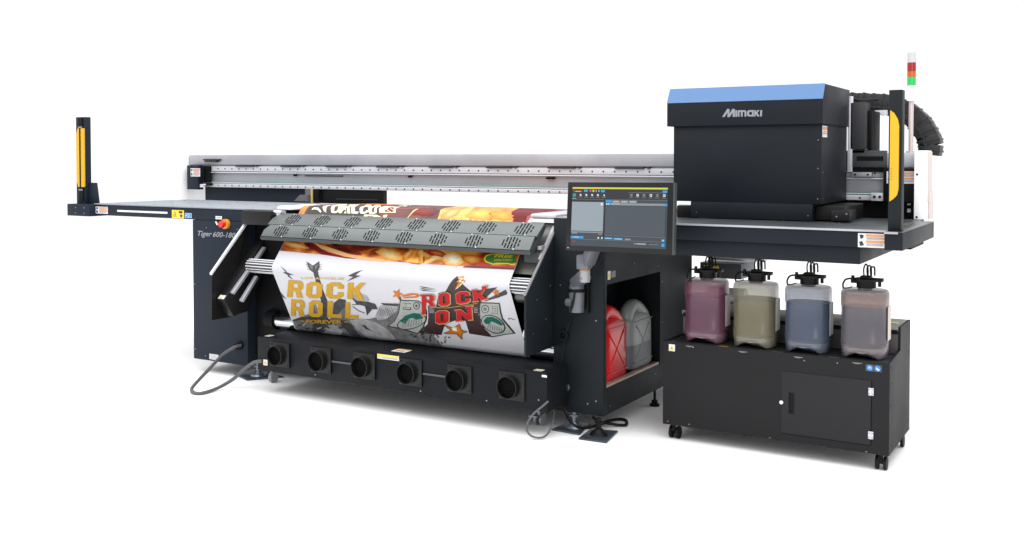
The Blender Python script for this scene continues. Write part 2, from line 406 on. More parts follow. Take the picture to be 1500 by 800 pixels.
def G_N(): return [[(0, 0), (.32, 0), (.32, .55), (.66, 0), (1, 0), (1, 1), (.68, 1), (.68, .45), (.34, 1), (0, 1)]]
A = Art()
A.mi(vinyl)
b = A.mb
NX = 12
G = [[b.bm.verts.new(surf(XL+(XR-XL)*j/NX, SL[i])) for j in range(NX+1)] for i in range(len(SL))]
for i in range(len(SL)-1):
    for j in range(NX): b.bm.faces.new((G[i][j], G[i+1][j], G[i+1][j+1], G[i][j+1]))
gold = M('print_gold', S(205,158,42), .5, 0, .2, .08, 30)
gold2 = M('print_light_gold', S(222,192,110), .5)
pg1 = M('print_charcoal', S(62,62,64), .5, 0, .2, .3, 25)
pg2 = M('print_mid_grey', S(120,120,122), .5, 0, .2, .35, 22)
pg3 = M('print_light_grey', S(168,168,170), .5, 0, .2, .25, 20)
pg4 = M('print_black', S(28,28,30), .5)
pred = M('print_red', S(186,26,36), .5, 0, .2, .08, 30)
pgold = M('print_ochre', S(190,140,60), .5, 0, .2, .2, 40)
pdk = M('print_dark_brown', S(44,24,24), .5)
pspk = M('print_speaker_grey', S(170,175,170), .5, 0, .2, .08, 30)
pgrn = M('print_deep_green', S(20,84,74), .5, 0, .2, .2, 40)
pora = M('print_orange', S(205,120,40), .5, 0, .2, .25, 60)
pcream = M('print_cream', S(248,240,205), .5)
pyel = M('print_yellow', S(240,215,40), .5)
pgr2 = M('print_leaf_green', S(60,120,55), .5)
prd2 = M('print_crimson', S(128,22,20), .5, 0, .2, .3, 12)
def food(name, cols, scale, dist, stretch=(1, 1, 1)):
    m = bpy.data.materials.new(name); m.use_nodes = True; nt = m.node_tree; bs = nt.nodes['Principled BSDF']; bs.inputs['Roughness'].default_value = .4
    tc = nt.nodes.new('ShaderNodeTexCoord'); mp = nt.nodes.new('ShaderNodeMapping'); mp.inputs['Scale'].default_value = stretch
    n = nt.nodes.new('ShaderNodeTexNoise'); n.inputs['Scale'].default_value = scale; n.inputs['Detail'].default_value = 6; n.inputs['Distortion'].default_value = dist
    nt.links.new(tc.outputs['Object'], mp.inputs['Vector']); nt.links.new(mp.outputs['Vector'], n.inputs['Vector'])
    cr = nt.nodes.new('ShaderNodeValToRGB'); e = cr.color_ramp.elements
    cols = [(p_, tuple(.74*v for v in c_)) for p_, c_ in cols]
    e[0].position, e[0].color = cols[0][0], (*cols[0][1], 1); e[1].position, e[1].color = cols[-1][0], (*cols[-1][1], 1)
    for p_, c_ in cols[1:-1]:
        k_ = e.new(p_); k_.color = (*c_, 1)
    nt.links.new(n.outputs['Fac'], cr.inputs['Fac']); nt.links.new(cr.outputs['Color'], bs.inputs['Base Color'])
    return m
fmix = food('print_noodle_photo', [(.3, S(60,14,8)), (.42, S(140,50,14)), (.5, S(205,105,26)), (.6, S(236,170,70)), (.7, S(246,220,160))], 3.2, 1.6, (1, 1.4, 1.4))
fora = food('print_fried_photo', [(.3, S(170,62,14)), (.42, S(220,118,30)), (.55, S(242,170,60)), (.7, S(252,215,130))], 14, 1.4)
fdark = food('print_dark_sauce', [(.35, S(30,12,10)), (.5, S(96,22,16)), (.62, S(140,34,22)), (.75, S(190,70,30))], 5, 1.0)
# lower poster strip
st = [(409, 345), (409, 367.2), (470, 373), (520, 378), (620, 386.7), (700, 391), (749.5, 393.2), (762, 393.5), (785, 372), (785, 345)]
A.poly([(405, 330), (402, 366.8), (470, 373), (545, 380.5), (620, 386.7), (700, 391), (764, 393.8), (800, 372), (800, 330)], fmix, 1)
o4 = (380, 290); s4 = 6.154
A.poly([(640, 395), (1100, 440), (960, 470), (870, 490), (740, 460), (660, 430)], fdark, 2, o4, s4)
A.poly([(430, 400), (520, 440), (620, 490), (760, 530), (900, 552), (780, 545), (560, 510), (470, 460)], prd2, 2, o4, s4)
A.poly([(480, 400), (640, 450), (800, 505), (1000, 540), (1150, 560), (1130, 575), (900, 555), (700, 510), (560, 460)], M('print_pale_orange', S(245,185,120), .5), 3, o4, s4)
A.blob(1180, 515, 130, 48, 14, S(240,160,60), S(254,232,160), 2, o4, s4, 5)
A.blob(760, 470, 170, 26, 14, S(150,50,20), S(60,18,10), 2, o4, s4, 3)
A.blob(330, 430, 120, 26, 12, S(225,130,50), S(250,205,130), 2, o4, s4, 3)
A.poly([(1290, 520), (1340, 490), (1477, 470), (1477, 594), (1330, 580), (1285, 575)], fora, 3, o4, s4)
o5 = (600, 290); s5 = 6.154
A.poly([(0, 470), (110, 480), (180, 530), (120, 590), (0, 582)], fora, 2, o5, s5)
A.poly([(110, 470), (150, 480), (240, 520), (200, 525)], pred, 3, o5, s5)
A.blob(395, 555, 105, 62, 8, S(240,180,80), S(255,250,225), 2, o5, s5, 5)
A.blob(560, 552, 95, 40, 5, S(200,95,30), S(245,180,80), 2, o5, s5, 4)
A.blob(60, 560, 90, 40, 0, S(190,90,20), S(250,190,70), 2, o5, s5, 4)
A.blob(250, 500, 90, 26, 12, S(150,40,20), S(225,120,50), 2, o5, s5, 3)
A.poly([(640, 560), (700, 600), (760, 612), (960, 612), (960, 650), (600, 624)], M('print_red_strip', S(190,50,25), .5), 3, o5, s5)
A.poly([(500, 613), (960, 632), (960, 650), (480, 628)], fdark, 4, o5, s5)
bd = [(670, 555), (690, 520), (735, 508), (960, 500), (960, 600), (925, 610), (890, 600), (780, 598), (760, 608), (735, 598), (690, 585)]
A.poly(bd, pyel, 5, o5, s5)
A.poly([(682, 553), (700, 527), (742, 515), (960, 508), (960, 590), (920, 598), (890, 590), (780, 588), (757, 596), (735, 588), (700, 577)], pgr2, 6, o5, s5)
A.text('FREE', [(770, 514), (944, 522), (938, 545), (762, 540)], pyel, 7, o5, s5, .3, .02)
A.text('DELIVERY', [(768, 553), (935, 558), (930, 574), (762, 570)], pyel, 7, o5, s5, .2, .01)
# upper poster on the table
s8 = 7.5; o8 = (440, 290)
A.poly([(430, 330), (432, 316), (443, 306), (452, 299), (560, 297), (700, 299), (885, 304), (871, 308.5), (835, 309), (800, 313), (772, 326), (772, 340)], fdark, 1)
A.poly([(-40, 200), (-20, 130), (30, 70), (150, 60), (90, 100), (50, 160), (30, 200)], M('print_orange_arc', S(232,140,75), .5, 0, .2, .15, 20), 2, o8, s8)
A.poly([(60, 190), (90, 120), (150, 66), (640, 60), (900, 85), (860, 170), (900, 230)], M('print_deep_black', S(26,14,14), .5), 2, o8, s8)
A.poly([(560, 55), (1000, 72), (1000, 80), (540, 70)], M('print_orange_rim', S(225,120,50), .5), 3, o8, s8)
A.poly([(120, 135), (150, 108), (200, 110), (235, 150), (225, 165), (190, 132), (150, 128)], pcream, 4, o8, s8)
A.poly([(250, 62), (320, 64), (290, 110), (285, 150), (290, 165), (265, 150), (245, 110)], pcream, 4, o8, s8)
G_H = lambda: [[(0, 0), (.34, 0), (.34, .38), (.66, .38), (.66, 0), (1, 0), (1, 1), (.66, 1), (.66, .6), (.34, .6), (.34, 1), (0, 1)]]
G_I = lambda: [[(0, 0), (1, 0), (1, 1), (0, 1)]]
xx = 395
for gl, ww in ((G_C, 82), (G_H, 84), (G_I, 32), (G_L, 66), (G_C, 84), (G_O, 90)):
    t0 = (xx-395)/510*12; A.glyphs(gl(), [(xx, 70+t0), (xx+ww, 72+t0), (xx+ww-66, 170+t0), (xx-66, 168+t0)], pcream, 4, o8, s8); xx += ww+13
A.poly([(935, 95), (1100, 105), (1050, 165), (870, 165)], pcream, 4, o8, s8)
A.text('&', [(950, 105), (1060, 110), (1030, 158), (920, 156)], prd2, 5, o8, s8, .1, .02)
A.text("'S", [(1090, 82), (1225, 84), (1205, 100), (1070, 98)], pcream, 4, o8, s8, .4, .02)
A.text('EN', [(690, 185), (960, 190), (950, 240), (680, 235)], pcream, 4, o8, s8, .1, .05)
A.poly([(1175, 222), (1185, 225), (1225, 180), (1300, 128), (1285, 124), (1215, 170)], gold2, 4, o8, s8)
A.poly([(250, 200), (275, 130), (340, 90), (430, 75), (560, 75), (600, 85), (570, 130), (540, 210)], M('print_noodle_pale', S(245,190,110), .5, 0, .2, .3, 40), 2, o5, s5)
for i in range(7):
    A.line([(270+22*i, 195), (300+24*i, 130), (370+26*i, 88)], 6, fora, 3, o5, s5)
A.poly([(540, 210), (560, 120), (600, 82), (720, 80), (990, 90), (920, 160), (935, 225), (760, 235)], fora, 2, o5, s5)
A.poly([(935, 225), (915, 160), (1000, 90), (1330, 95), (1330, 115), (1130, 140), (1060, 165), (1040, 235)], M('print_wine', S(110,20,24), .5, 0, .2, .2, 9), 2, o5, s5)
A.blob(640, 150, 120, 50, -8, S(236,160,62), S(246,196,98), 2.3, o5, s5, 5, .2)
A.blob(830, 165, 100, 46, 6, S(228,140,45), S(240,172,66), 2.6, o5, s5, 5, .25)
A.blob(380, 140, 100, 36, -25, S(236,150,80), S(248,200,130), 3.1, o5, s5, 5, .2)
A.blob(130, 130, 110, 36, 0, S(110,24,18), S(140,34,26), 2.2, o5, s5, 4, .3)
# ---- Rock Roll artwork (pixel frame of the photograph, zoom x6.4)
oR = (400, 375); sR = 6.4
dark = pg1
# figure and guitar
A.poly([(312, 50), (375, 90), (435, 48), (438, 110), (420, 150), (385, 160), (345, 130)], dark, 1, oR, sR)
for i in range(4):
    A.line([(305+6*i, 78+16*i), (335+6*i, 88+14*i)], 4, dark, 1, oR, sR); A.line([(430, 85+15*i), (455, 80+16*i)], 4, dark, 1, oR, sR)
A.poly([(340, 75), (375, 100), (372, 140)], pg2, 2, oR, sR); A.poly([(425, 75), (395, 100), (398, 140)], pg2, 2, oR, sR)
A.poly([(380, 150), (425, 150), (440, 220), (470, 320), (510, 420), (520, 600), (440, 600), (450, 420), (410, 280)], dark, 1, oR, sR)
A.poly([(70, 90), (125, 140), (128, 152), (195, 178), (150, 178), (190, 222), (135, 190), (140, 180), (92, 155), (120, 150)], dark, 1, oR, sR)
A.poly([(852, 128), (775, 180), (822, 186), (690, 240), (750, 195), (700, 188), (765, 155)], dark, 1, oR, sR)
A.poly([(60, 335), (100, 372), (128, 408), (85, 385), (70, 365)], dark, 1, oR, sR)
A.poly([(180, 600), (260, 570), (330, 545), (380, 470), (400, 450), (440, 540), (520, 600), (560, 560), (570, 440), (620, 400), (680, 410), (700, 470), (690, 560), (720, 590), (900, 590), (960, 575), (1010, 560), (1100, 480), (1200, 440), (1500, 740), (1600, 850), (1400, 860), (900, 810), (400, 730), (260, 705), (205, 660)], pg2, 1, oR, sR)
A.poly([(370, 640), (520, 600), (460, 720), (370, 720)], pg1, 2, oR, sR)
A.poly([(180, 600), (260, 575), (380, 560), (560, 600), (680, 600), (700, 640), (560, 640), (420, 630), (250, 600), (200, 612)], pg1, 2, oR, sR)
A.poly([(570, 440), (620, 400), (680, 410), (690, 470), (650, 500), (600, 560), (560, 540)], pg1, 2, oR, sR)
A.poly([(450, 715), (520, 650), (570, 640), (660, 700), (640, 735), (560, 740)], pg3, 3, oR, sR)
A.poly([(680, 620), (740, 640), (900, 790), (860, 800), (740, 745), (640, 650)], pg1, 2, oR, sR)
A.poly([(720, 600), (840, 585), (960, 620), (1080, 690), (1150, 780), (1000, 800), (860, 770), (760, 670)], pg3, 2, oR, sR)
A.poly([(740, 360), (830, 350), (880, 370), (905, 410), (890, 440), (800, 445), (740, 410)], pg3, 1, oR, sR)
A.poly([(735, 380), (790, 420), (900, 430), (960, 450), (985, 500), (930, 500), (880, 560), (870, 500), (860, 470), (780, 450)], pg1, 2, oR, sR)
A.line([(745, 470), (800, 510), (860, 535)], 7, pg1, 3, oR, sR); A.line([(740, 455), (850, 455), (950, 445)], 6, pg1, 3, oR, sR)
A.poly([(820, 640), (880, 655), (860, 665), (960, 710), (870, 680), (890, 672)], pg4, 4, oR, sR)
A.poly([(1000, 470), (1060, 440), (1180, 440), (1160, 520), (1060, 590), (980, 600), (960, 560)], pg3, 2, oR, sR)
A.poly([(1010, 440), (1180, 450), (1170, 470), (1040, 460)], pg1, 3, oR, sR)
for i in range(7): A.line([(1000+18*i, 480+10*(i % 3)), (1015+22*i, 560)], 4, pg1, 3, oR, sR)
for i in range(10):
    x = 200+i*46+random.uniform(-14, 14)
    A.ell(x+40, 655+random.uniform(-25, 45), 26, 8, random.uniform(-50, 30), random.choice([pg1, pg3, pg4]), 4, oR, sR, 10)
for i in range(26):   # swirls and chain near the boombox
    t = i*.42; A.ell(1300+i*14+18*math.sin(t*3), 735+34*math.sin(t*1.7)+i*2.2, 13, 7, t*50, random.choice([pg4, pg1, pg3]), 3, oR, sR, 8)
for (lt, q) in ((G_R, [(146, 224), (288, 234), (282, 392), (132, 382)]), (G_O, [(318, 240), (468, 246), (460, 399), (306, 391)]), (G_C, [(506, 246), (668, 250), (660, 400), (496, 396)]), (G_K, [(704, 250), (862, 252), (852, 414), (696, 400)]),
                (G_R, [(172, 405), (302, 412), (300, 568), (168, 558)]), (G_O, [(340, 412), (472, 420), (466, 574), (334, 568)]), (G_L, [(514, 420), (652, 425), (647, 580), (510, 574)]), (G_L, [(682, 430), (805, 436), (803, 586), (678, 582)])):
    A.glyphs(lt(), q, gold, 5, oR, sR)
A.text('LOS ANGELES', [(262, 196), (670, 204), (668, 224), (262, 216)], gold2, 4, oR, sR, 0, .02)
A.text('FOREVER', [(310, 594), (652, 600), (650, 636), (312, 628)], gold, 5, oR, sR, 0, .04)
A.line([(262, 606), (296, 608)], 8, gold, 5, oR, sR); A.line([(668, 616), (695, 618)], 8, gold, 5, oR, sR)
# ---- Rock On artwork (zoom x5 at 560,370 and x8 at 590,400)
o7 = (560, 370); s7 = 5.0; o9 = (590, 400); s9 = 8.0
A.poly([(640, 35), (500, 215), (420, 235), (390, 400), (295, 380), (300, 520), (290, 600), (180, 700), (455, 725), (495, 600), (600, 560), (735, 560), (780, 710), (1030, 750), (1000, 690), (920, 600), (890, 480), (920, 340), (1110, 165), (1010, 180), (800, 215)], pdk, 1, o9, s9)
A.poly([(130, 345), (265, 350), (310, 380), (330, 430), (328, 490), (300, 555), (262, 597), (150, 562), (35, 540), (85, 500), (118, 440)], pg4, 2, o7, s7)
A.poly([(136, 352), (262, 356), (302, 384), (321, 430), (319, 488), (294, 548), (258, 589), (152, 554), (50, 536), (94, 500), (125, 440)], pspk, 3, o7, s7)
A.ell(218, 507, 112, 50, -16, pg4, 4, o7, s7); A.ell(218, 507, 104, 44, -16, pspk, 5, o7, s7)
A.poly([(130, 500), (170, 460), (230, 440), (300, 450), (300, 480), (250, 490), (225, 475), (200, 482), (170, 520)], pgrn, 6, o7, s7)
for i in range(8): A.line([(150+20*i, 545-3*i), (165+18*i, 495-2*i)], 5, pg2, 7, o7, s7)
A.ell(252, 388, 24, 28, 0, pg4, 4, o7, s7); A.ell(252, 388, 18, 22, 0, pspk, 5, o7, s7); A.ell(252, 388, 8, 10, 0, pg1, 6, o7, s7)
for i in range(4):
    for j in range(4): A.ell(158+16*i, 372+15*j, 5, 4, 20*i, random.choice([pg1, gold2, pg2]), 4, o7, s7, 8)
A.line([(150, 412), (212, 416), (208, 400)], 5, pg1, 5, o7, s7)
A.poly([(125, 322), (137, 322), (140, 352), (128, 350)], pgrn, 5, o7, s7)
A.poly([(715, 362), (862, 368), (872, 430), (885, 480), (978, 592), (900, 602), (802, 622), (745, 560), (712, 480), (708, 410)], pg4, 2, o7, s7)
A.poly([(722, 370), (855, 375), (862, 434), (876, 486), (960, 588), (896, 596), (806, 613), (752, 556), (720, 478), (716, 410)], pspk, 3, o7, s7)
A.ell(815, 523, 96, 60, 28, pg4, 4, o7, s7); A.ell(813, 522, 88, 53, 28, pspk, 5, o7, s7)
A.poly([(742, 500), (765, 470), (810, 468), (855, 490), (890, 525), (870, 532), (835, 515), (800, 500), (790, 520), (760, 520)], pgrn, 6, o7, s7)
for i in range(7): A.line([(775+17*i, 555+4*i), (782+15*i, 515+6*i)], 5, pg2, 7, o7, s7)
A.ell(755, 412, 29, 30, 0, pg4, 4, o7, s7); A.ell(755, 412, 24, 25, 0, pspk, 5, o7, s7); A.ell(755, 412, 12, 13, 0, pg2, 6, o7, s7)
for i in range(3):
    for j in range(4): A.ell(810+17*i, 392+17*j, 5, 4, 20*i, random.choice([pg1, pg2]), 4, o7, s7, 8)
A.poly([(150, 335), (255, 330), (275, 318), (262, 300), (215, 296), (140, 312), (150, 325), (240, 308), (250, 318), (160, 326)], pora, 4, o7, s7)
star = lambda cx, cy, r, rot, q=.42: [(cx+(r if i % 2 == 0 else r*q)*math.cos(math.radians(rot)+i*math.pi/5), cy+(r if i % 2 == 0 else r*q)*math.sin(math.radians(rot)+i*math.pi/5)) for i in range(10)]
A.poly(star(112, 302, 42, -70), pora, 5, o7, s7)
A.poly(star(835, 290, 32, -100), pora, 5, o7, s7)
st5 = [(455, 530), (520, 550), (565, 523), (580, 565), (625, 578), (584, 590), (585, 632), (545, 595), (450, 590), (505, 568)]
A.poly(st5, pora, 4, o7, s7); A.line(st5+[st5[0]], 4, pdk, 5, o7, s7); A.poly([(505, 545), (545, 545), (550, 575), (520, 570)], pcream, 5, o7, s7)
bolt = [(552, 180), (600, 175), (590, 200), (612, 205), (565, 250), (530, 275), (548, 240), (560, 222), (545, 215), (565, 198)]
A.poly(bolt, pora, 5, o7, s7); A.line([(560, 190), (595, 190), (565, 212), (600, 215), (545, 262)], 5, pcream, 6, o7, s7)
for i in range(3): A.poly([(270, 245+12*i), (300, 250+12*i), (400, 268+9*i), (300, 258+12*i)], pg4, 1, o7, s7)
A.poly([(850, 300), (905, 270), (915, 290), (915, 305), (850, 330), (750, 358), (760, 345)], pg1, 2, o7, s7)
A.line([(345, 398), (470, 405), (620, 385), (700, 370)], 5, pgold, 3, o7, s7)
for i in range(4): A.line([(345, 410+9*i), (380, 412+9*i)], 4, pg3, 3, o7, s7); A.line([(672, 405+11*i), (700, 404+11*i)], 4, pg3, 3, o7, s7)
def slabR(): return [[(0, 0), (.42, 0), (.42, .12), (.36, .12), (.36, .38), (.5, .38), (.6, .12), (.56, .12), (.56, 0), (1, 0), (1, .12), (.92, .12), (.8, .42), (.94, .55), (.94, .86), (.76, 1), (0, 1), (0, .88), (.08, .88), (.08, .12), (0, .12)], [(.36, .54), (.36, .84), (.62, .84), (.62, .54)]]
def slabRock():  # long-legged R
    return [[(-.02, -.7), (.3, -.62), (.3, -.5), (.24, -.48), (.36, .35), (.5, .36), (.6, .14), (.56, .12), (.56, 0), (1, 0), (1, .12), (.92, .12), (.8, .42), (.94, .55), (.94, .86), (.76, 1), (0, 1), (0, .88), (.1, .86), (.0, -.5), (-.08, -.52)], [(.38, .54), (.38, .84), (.62, .84), (.62, .54)]]
def slabK(): return [[(0, 0), (.44, 0), (.44, .12), (.38, .12), (.4, .34), (.64, .12), (.58, .12), (.58, 0), (1.15, .06), (1.08, .2), (.98, .18), (.7, .5), (1.0, .98), (1.12, .98), (1.2, 1.25), (.8, 1.2), (.84, 1.02), (.4, .6), (.4, .88), (.46, .88), (.46, 1), (0, 1), (0, .88), (.08, .88), (.08, .12), (0, .12)]]
def slabN(): return [[(0, 0), (.42, 0), (.42, .12), (.34, .12), (.34, .55), (.7, 0), (.98, 0), (.98, 1.05), (1.05, 1.05), (1.05, 1.2), (.62, 1.2), (.62, 1.05), (.72, 1.05), (.72, .48), (.36, 1), (0, 1), (0, .88), (.08, .88), (.08, .12), (0, .12)]]
def grow(q, e, dx=0, dy=0):
    cx, cy = sum(p[0] for p in q)/4, sum(p[1] for p in q)/4
    return [(p[0]+(e if p[0] > cx else -e)+dx, p[1]+(e if p[1] > cy else -e)+dy) for p in q]
for (lt, q) in ((slabRock, [(280, 306), (388, 303), (392, 392), (290, 392)]), (G_O, [(413, 296), (497, 288), (500, 384), (416, 388)]), (G_C, [(540, 288), (640, 276), (648, 362), (548, 376)]), (slabK, [(655, 272), (752, 262), (762, 340), (668, 356)]),
                (G_O, [(392, 424), (490, 418), (490, 512), (394, 520)]), (slabN, [(535, 418), (660, 404), (666, 486), (542, 500)])):
    A.glyphs(lt(), grow(q, 5.5, 3, 2), pgold, 8, o7, s7); A.glyphs(lt(), grow(q, 2.2), pspk, 9, o7, s7); A.glyphs(lt(), q, pred, 10, o7, s7)
A.line([(922, 488), (940, 480), (958, 492), (972, 486)], 5, pg1, 1, o7, s7); A.line([(925, 478), (930, 492)], 4, pg1, 2, o7, s7)
bn = A.mb.build('printed_banner', A.mats, None, 40)
bn['label'] = 'wide white vinyl banner with gold ROCK ROLL and red ROCK ON prints'; bn['category'] = 'banner'

# ---- rollers, platen, take-up
def fluted(x0, x1, c, r, parent, name='drive_roller'):
    b = MB(); b.cyl((x0, c[0], c[1]), (x1, c[0], c[1]), r*.9, 32, 0)
    for k in range(14):
        a = 2*math.pi*k/14; cy, cz = c[0]+r*.93*math.cos(a), c[1]+r*.93*math.sin(a)
        b.cyl((x0, cy, cz), (x1, cy, cz), r*.085, 6, 1)
    return b.build(name, [M('roller_dark', S(60,60,62), .4, .6), M('roller_bright', S(215,216,222), .3, .7)], parent)
fluted(-4.86, -2.70, RC, RCR, PR)
b = MB(); b.cyl((-4.80, RB[0], RB[1]), (-2.64, RB[0], RB[1]), RBR, 32, 0); tk = b.build('take_up_roller', chrome, PR)
b = MB(); b.cyl((-4.88, RB[0], RB[1]), (-4.805, RB[0], RB[1]), RBR*1.3, 24, 0); b.cyl((-4.9, RB[0], RB[1]), (-4.79, RB[0], RB[1]), .02, 12, 1); b.build('roller_hub', [black, steel], tk)
b = MB()   # platen under the banner, seen at its right end
pts = []
up = [(5.0, 1.13), (4.955, 1.10), (4.80, .853)]
b.prism([(XL+.02, y, z) for y, z in [(5.02, 1.135), (4.982, 1.128), (4.80, .86), (4.84, .85), (5.05, 1.1)]], (-2.70-XL-.02, 0, 0), 0)
b.build('platen', platen, PR)
b = MB(); b.box(-2.80, -2.70, 4.80, 4.88, .925, .985, 0, .004); b.build('clamp_bar', grayd, PR)
b = MB(); b.cyl((-2.835, 4.80, .745), (-2.70, 4.80, .745), .045, 24, 0); b.build('idler_roller', M('dark_roller', S(85,85,86), .35, .7), PR)
b = MB(); b.cyl((-2.81, 4.83, .52), (-2.70, 4.83, .52), .028, 20, 0); b.build('tension_bar', alul, PR)
# right end of the table
b = MB(); b.box(-2.838, -2.668, 4.93, 5.7, 1.1635, 1.19, 0, .012); b.build('table_end_cover', alu, PR)
b = MB(); b.box(-4.755, XL-.003, 4.895, 5.2, 1.1635, 1.188, 0, .012); b.build('table_end_cover', white, PR)
# ---- heater: two long perforated panels
HX0, HX1 = -4.735, -2.715
P0, P1, P2 = (4.885, 1.143), (4.79, 1.073), (4.728, .998)
ht = None
def panel(a, c, x0, x1, name, parent, offs):
    d = Vector((0, c[0]-a[0], c[1]-a[1])); L = d.length; d.normalize(); n = Vector((0, d.z, -d.y)); 
    if n.y > 0: n = -n
    b = MB(); A0 = Vector((0, a[0], a[1]))
    b.prism([Vector((x, 0, 0))+A0+d*t for x, t in ((x0+.03, 0.0), (x1, 0.0), (x1, L-.004), (x0, L-.004), (x0-.005, L*.45))], n*-.012, 0, .0015)
    o = b.build(name, grayp, parent)
    scr = []; np_ = 8; pitch = (x1-x0)/8.15
    for k in range(np_):
        cx = x0+.15+offs+pitch*k; s_ = MB()
        for j in range(6):
            xx = cx+(j-2.5)*.0205
            h = L*[.22, .36, .41, .41, .36, .22][j]
            segs = ([(-h, -.004), (.004, h)] if j % 2 else [(-h*.92, -h*.36), (-h*.28, h*.3), (h*.38, h*.95)])
            for (u0, u1) in segs:
                m0, m1 = L/2+u0, L/2+u1
                q = [Vector((xx-.0046, 0, 0))+A0+d*m0, Vector((xx+.0046, 0, 0))+A0+d*m0, Vector((xx+.0046, 0, 0))+A0+d*m1, Vector((xx-.0046, 0, 0))+A0+d*m1]
                s_.prism([p_+n*.0006 for p_ in q], n*-.002, 0)
        s_.build('vent_slots', slot, o)
        scr.extend([Vector((cx+dx, 0, 0))+A0+d*(L*t) for (dx, t) in ((-.03, .05), (.03, .94))])
    many('screw', alul, o, scr, tuple(n), .0035, .002, 8)
    return o
hp = panel(P0, P1, HX0, HX1, 'heater_panel', PR, 0.03)
hp2 = panel(P1, P2, HX0-.0, HX1-.01, 'heater_panel', PR, .0)
b = MB(); b.prism([(HX0-.005, y, z) for y, z in [(P2[0], P2[1]-.001), (P2[0]+.006, P2[1]-.022), (P2[0]+.03, P2[1]-.022), (P1[0]+.06, P1[1]-.02), (P0[0]+.03, P0[1]-.02), (P0[0]+.012, P0[1]-.016), (P1[0]+.013, P1[1]-.014), (P2[0]+.014, P2[1]-.008)]], (HX1-HX0, 0, 0), 0)
b.build('heater_body', grayd, PR)
# ---- side arms
SP = [(4.91, 1.095), (4.582, .775), (4.582, .447), (4.90, .455), (4.90, .5), (5.1, .6), (5.1, 1.095)]
b = MB(); b.prism([(-2.672, y, z) for y, z in SP], (.012, 0, 0), 0, .0008)
sr = b.build('side_plate', slate, PR)
b = MB(); b.prism([(-2.673, y, z) for y, z in [(4.915, 1.098), (4.580, .772), (4.574, .776), (4.910, 1.106)]], (.0135, 0, 0), 0); b.build('edge_trim', M('trim_grey', S(118,118,120), .45, .2, .3), sr)
many('screw', steel, sr, [(-2.660, y, z) for (y, z) in ((4.70, .74), (4.66, .56), (4.80, .62), (4.85, .8))], (1, 0, 0), .004, .002)
b = MB(); b.prism([(-2.70, y, z) for y, z in [(4.95, 1.125), (4.78, .95), (4.84, .93), (5.05, 1.12)]], (.016, 0, 0), 0); b.box(-2.712, -2.690, 4.80, 4.93, 1.0, 1.02); b.build('hinge_bracket', alud, sr)
b = MB(); b.prism([(-5.03, y, z) for y, z in [(4.90, 1.083), (4.575, .75), (4.57, .45), (4.71, .45), (4.894, .47), (4.894, 1.083)]], (.012, 0, 0), 0)
b.prism([(-5.0175, y, z) for y, z in [(5.0, .985), (4.607, .583), (4.69, .465), (4.82, .50), (5.06, .90)]], (.075, 0, 0), 0, .002)
sl_ = b.build('side_plate', brownblk, PR)
b = MB(); b.prism([(-5.034, y, z) for y, z in [(4.905, 1.10), (4.568, .757), (4.572, .745), (4.915, 1.088)]], (.02, 0, 0), 0); b.build('edge_trim', alul, sl_)
b = MB()
b.prism([(-4.941, y, z) for y, z in [(4.945, .905), (4.655, .628), (4.668, .615), (4.958, .893)]], (.03, 0, 0), 0, .001)
b.prism([(-4.90, y, z) for y, z in [(4.83, .722), (4.694, .575), (4.708, .562), (4.845, .71)]], (.03, 0, 0), 0, .001)
b.build('slide_rail', alud, sl_)
many('screw', black, sl_, [(-5.018, 4.93-.32*t, 1.0-.36*t) for t in (.05, .25, .5, .75, .97)]+[(-5.018, 4.60+.05*k, .52+.03*k) for k in range(3)], (1, 0, 0), .006, .003)
f = Flat((-5.012, 4.607, .585), (1, 0, 0), (0, .70, .71), (0, -.71, .70)); f.slab(.008, .004, .062, .034, lblw); f.rect(.015, .008, .045, .02, lbly, 2); f.build('warning_label', sl_)
b = MB(); b.box(-5.03, -4.76, 4.845, 4.98, 1.06, 1.153, 0, .004); b.cyl((-4.77, 4.90, 1.135), (-4.70, 4.90, 1.135), .028, 20, 1); b.cyl((-4.77, 4.90, 1.085), (-4.73, 4.90, 1.085), .022, 20, 2)
b.build('roller_end_cap', [brownblk, chrome, black], PR)
# ---- right housing with open side bay
RX0, RX1, RYB, RYE = -2.664, -2.356, 5.69, 6.225
b = MB()
b.box(RX0, RX1, YF, YF+.04, .1, 1.172, 0, .002)                 # front
b.box(RX0, RX0+.02, YF+.04, RYE, .1, 1.172, 0)                  # inner wall
b.box(RX0+.02, RX1-.001, YF+.04, RYE, .1, .2465, 0)             # floor box
b.box(RX0+.02, RX1-.001, YF+.04, RYE, .814, 1.172, 0)           # upper box
b.box(RX0+.02, RX1-.001, RYB, RYE, .2465, .814, 0)              # rear
rh = b.build('right_housing', slate, PR)
b = MB(); b.box(RX1-.045, RX1-.004, YF+.042, RYB-.01, .247, .258, 0, .001); b.box(RX1-.03, RX1-.002, 5.33, RYB-.02, .259, .264, 0); b.build('shelf_edge', M('shelf_lip', S(200,175,165), .45, .3, .4, .2, 20), rh)
b = MB(); b.box(RX0-.001, RX1, YF-.001, 5.7, 1.1725, 1.176, 0); b.build('top_cover', tablem, rh)
screws([(-2.40, .18), (-2.45, .16), (-2.40, .62), (-2.62, .80)], YF, rh, .004)
many('screw', steel, rh, [(RX1, y, z) for (y, z) in ((4.98, .14), (5.3, .9), (5.65, .85), (5.62, .2), (5.72, .5), (5.72, .75), (5.85, .95), (6.05, .97))], (1, 0, 0), .0035, .0015)
f = Flat((RX1+.0003, 4.945, .875), (0, 1, 0), (0, 0, 1), (1, 0, 0)); f.slab(0, -.035, .035, .012, lblw); f.rect(.005, -.03, .03, -.002, lbly, 2); f.slab(.045, -.028, .10, .008, lbld); f.build('warning_label', rh)
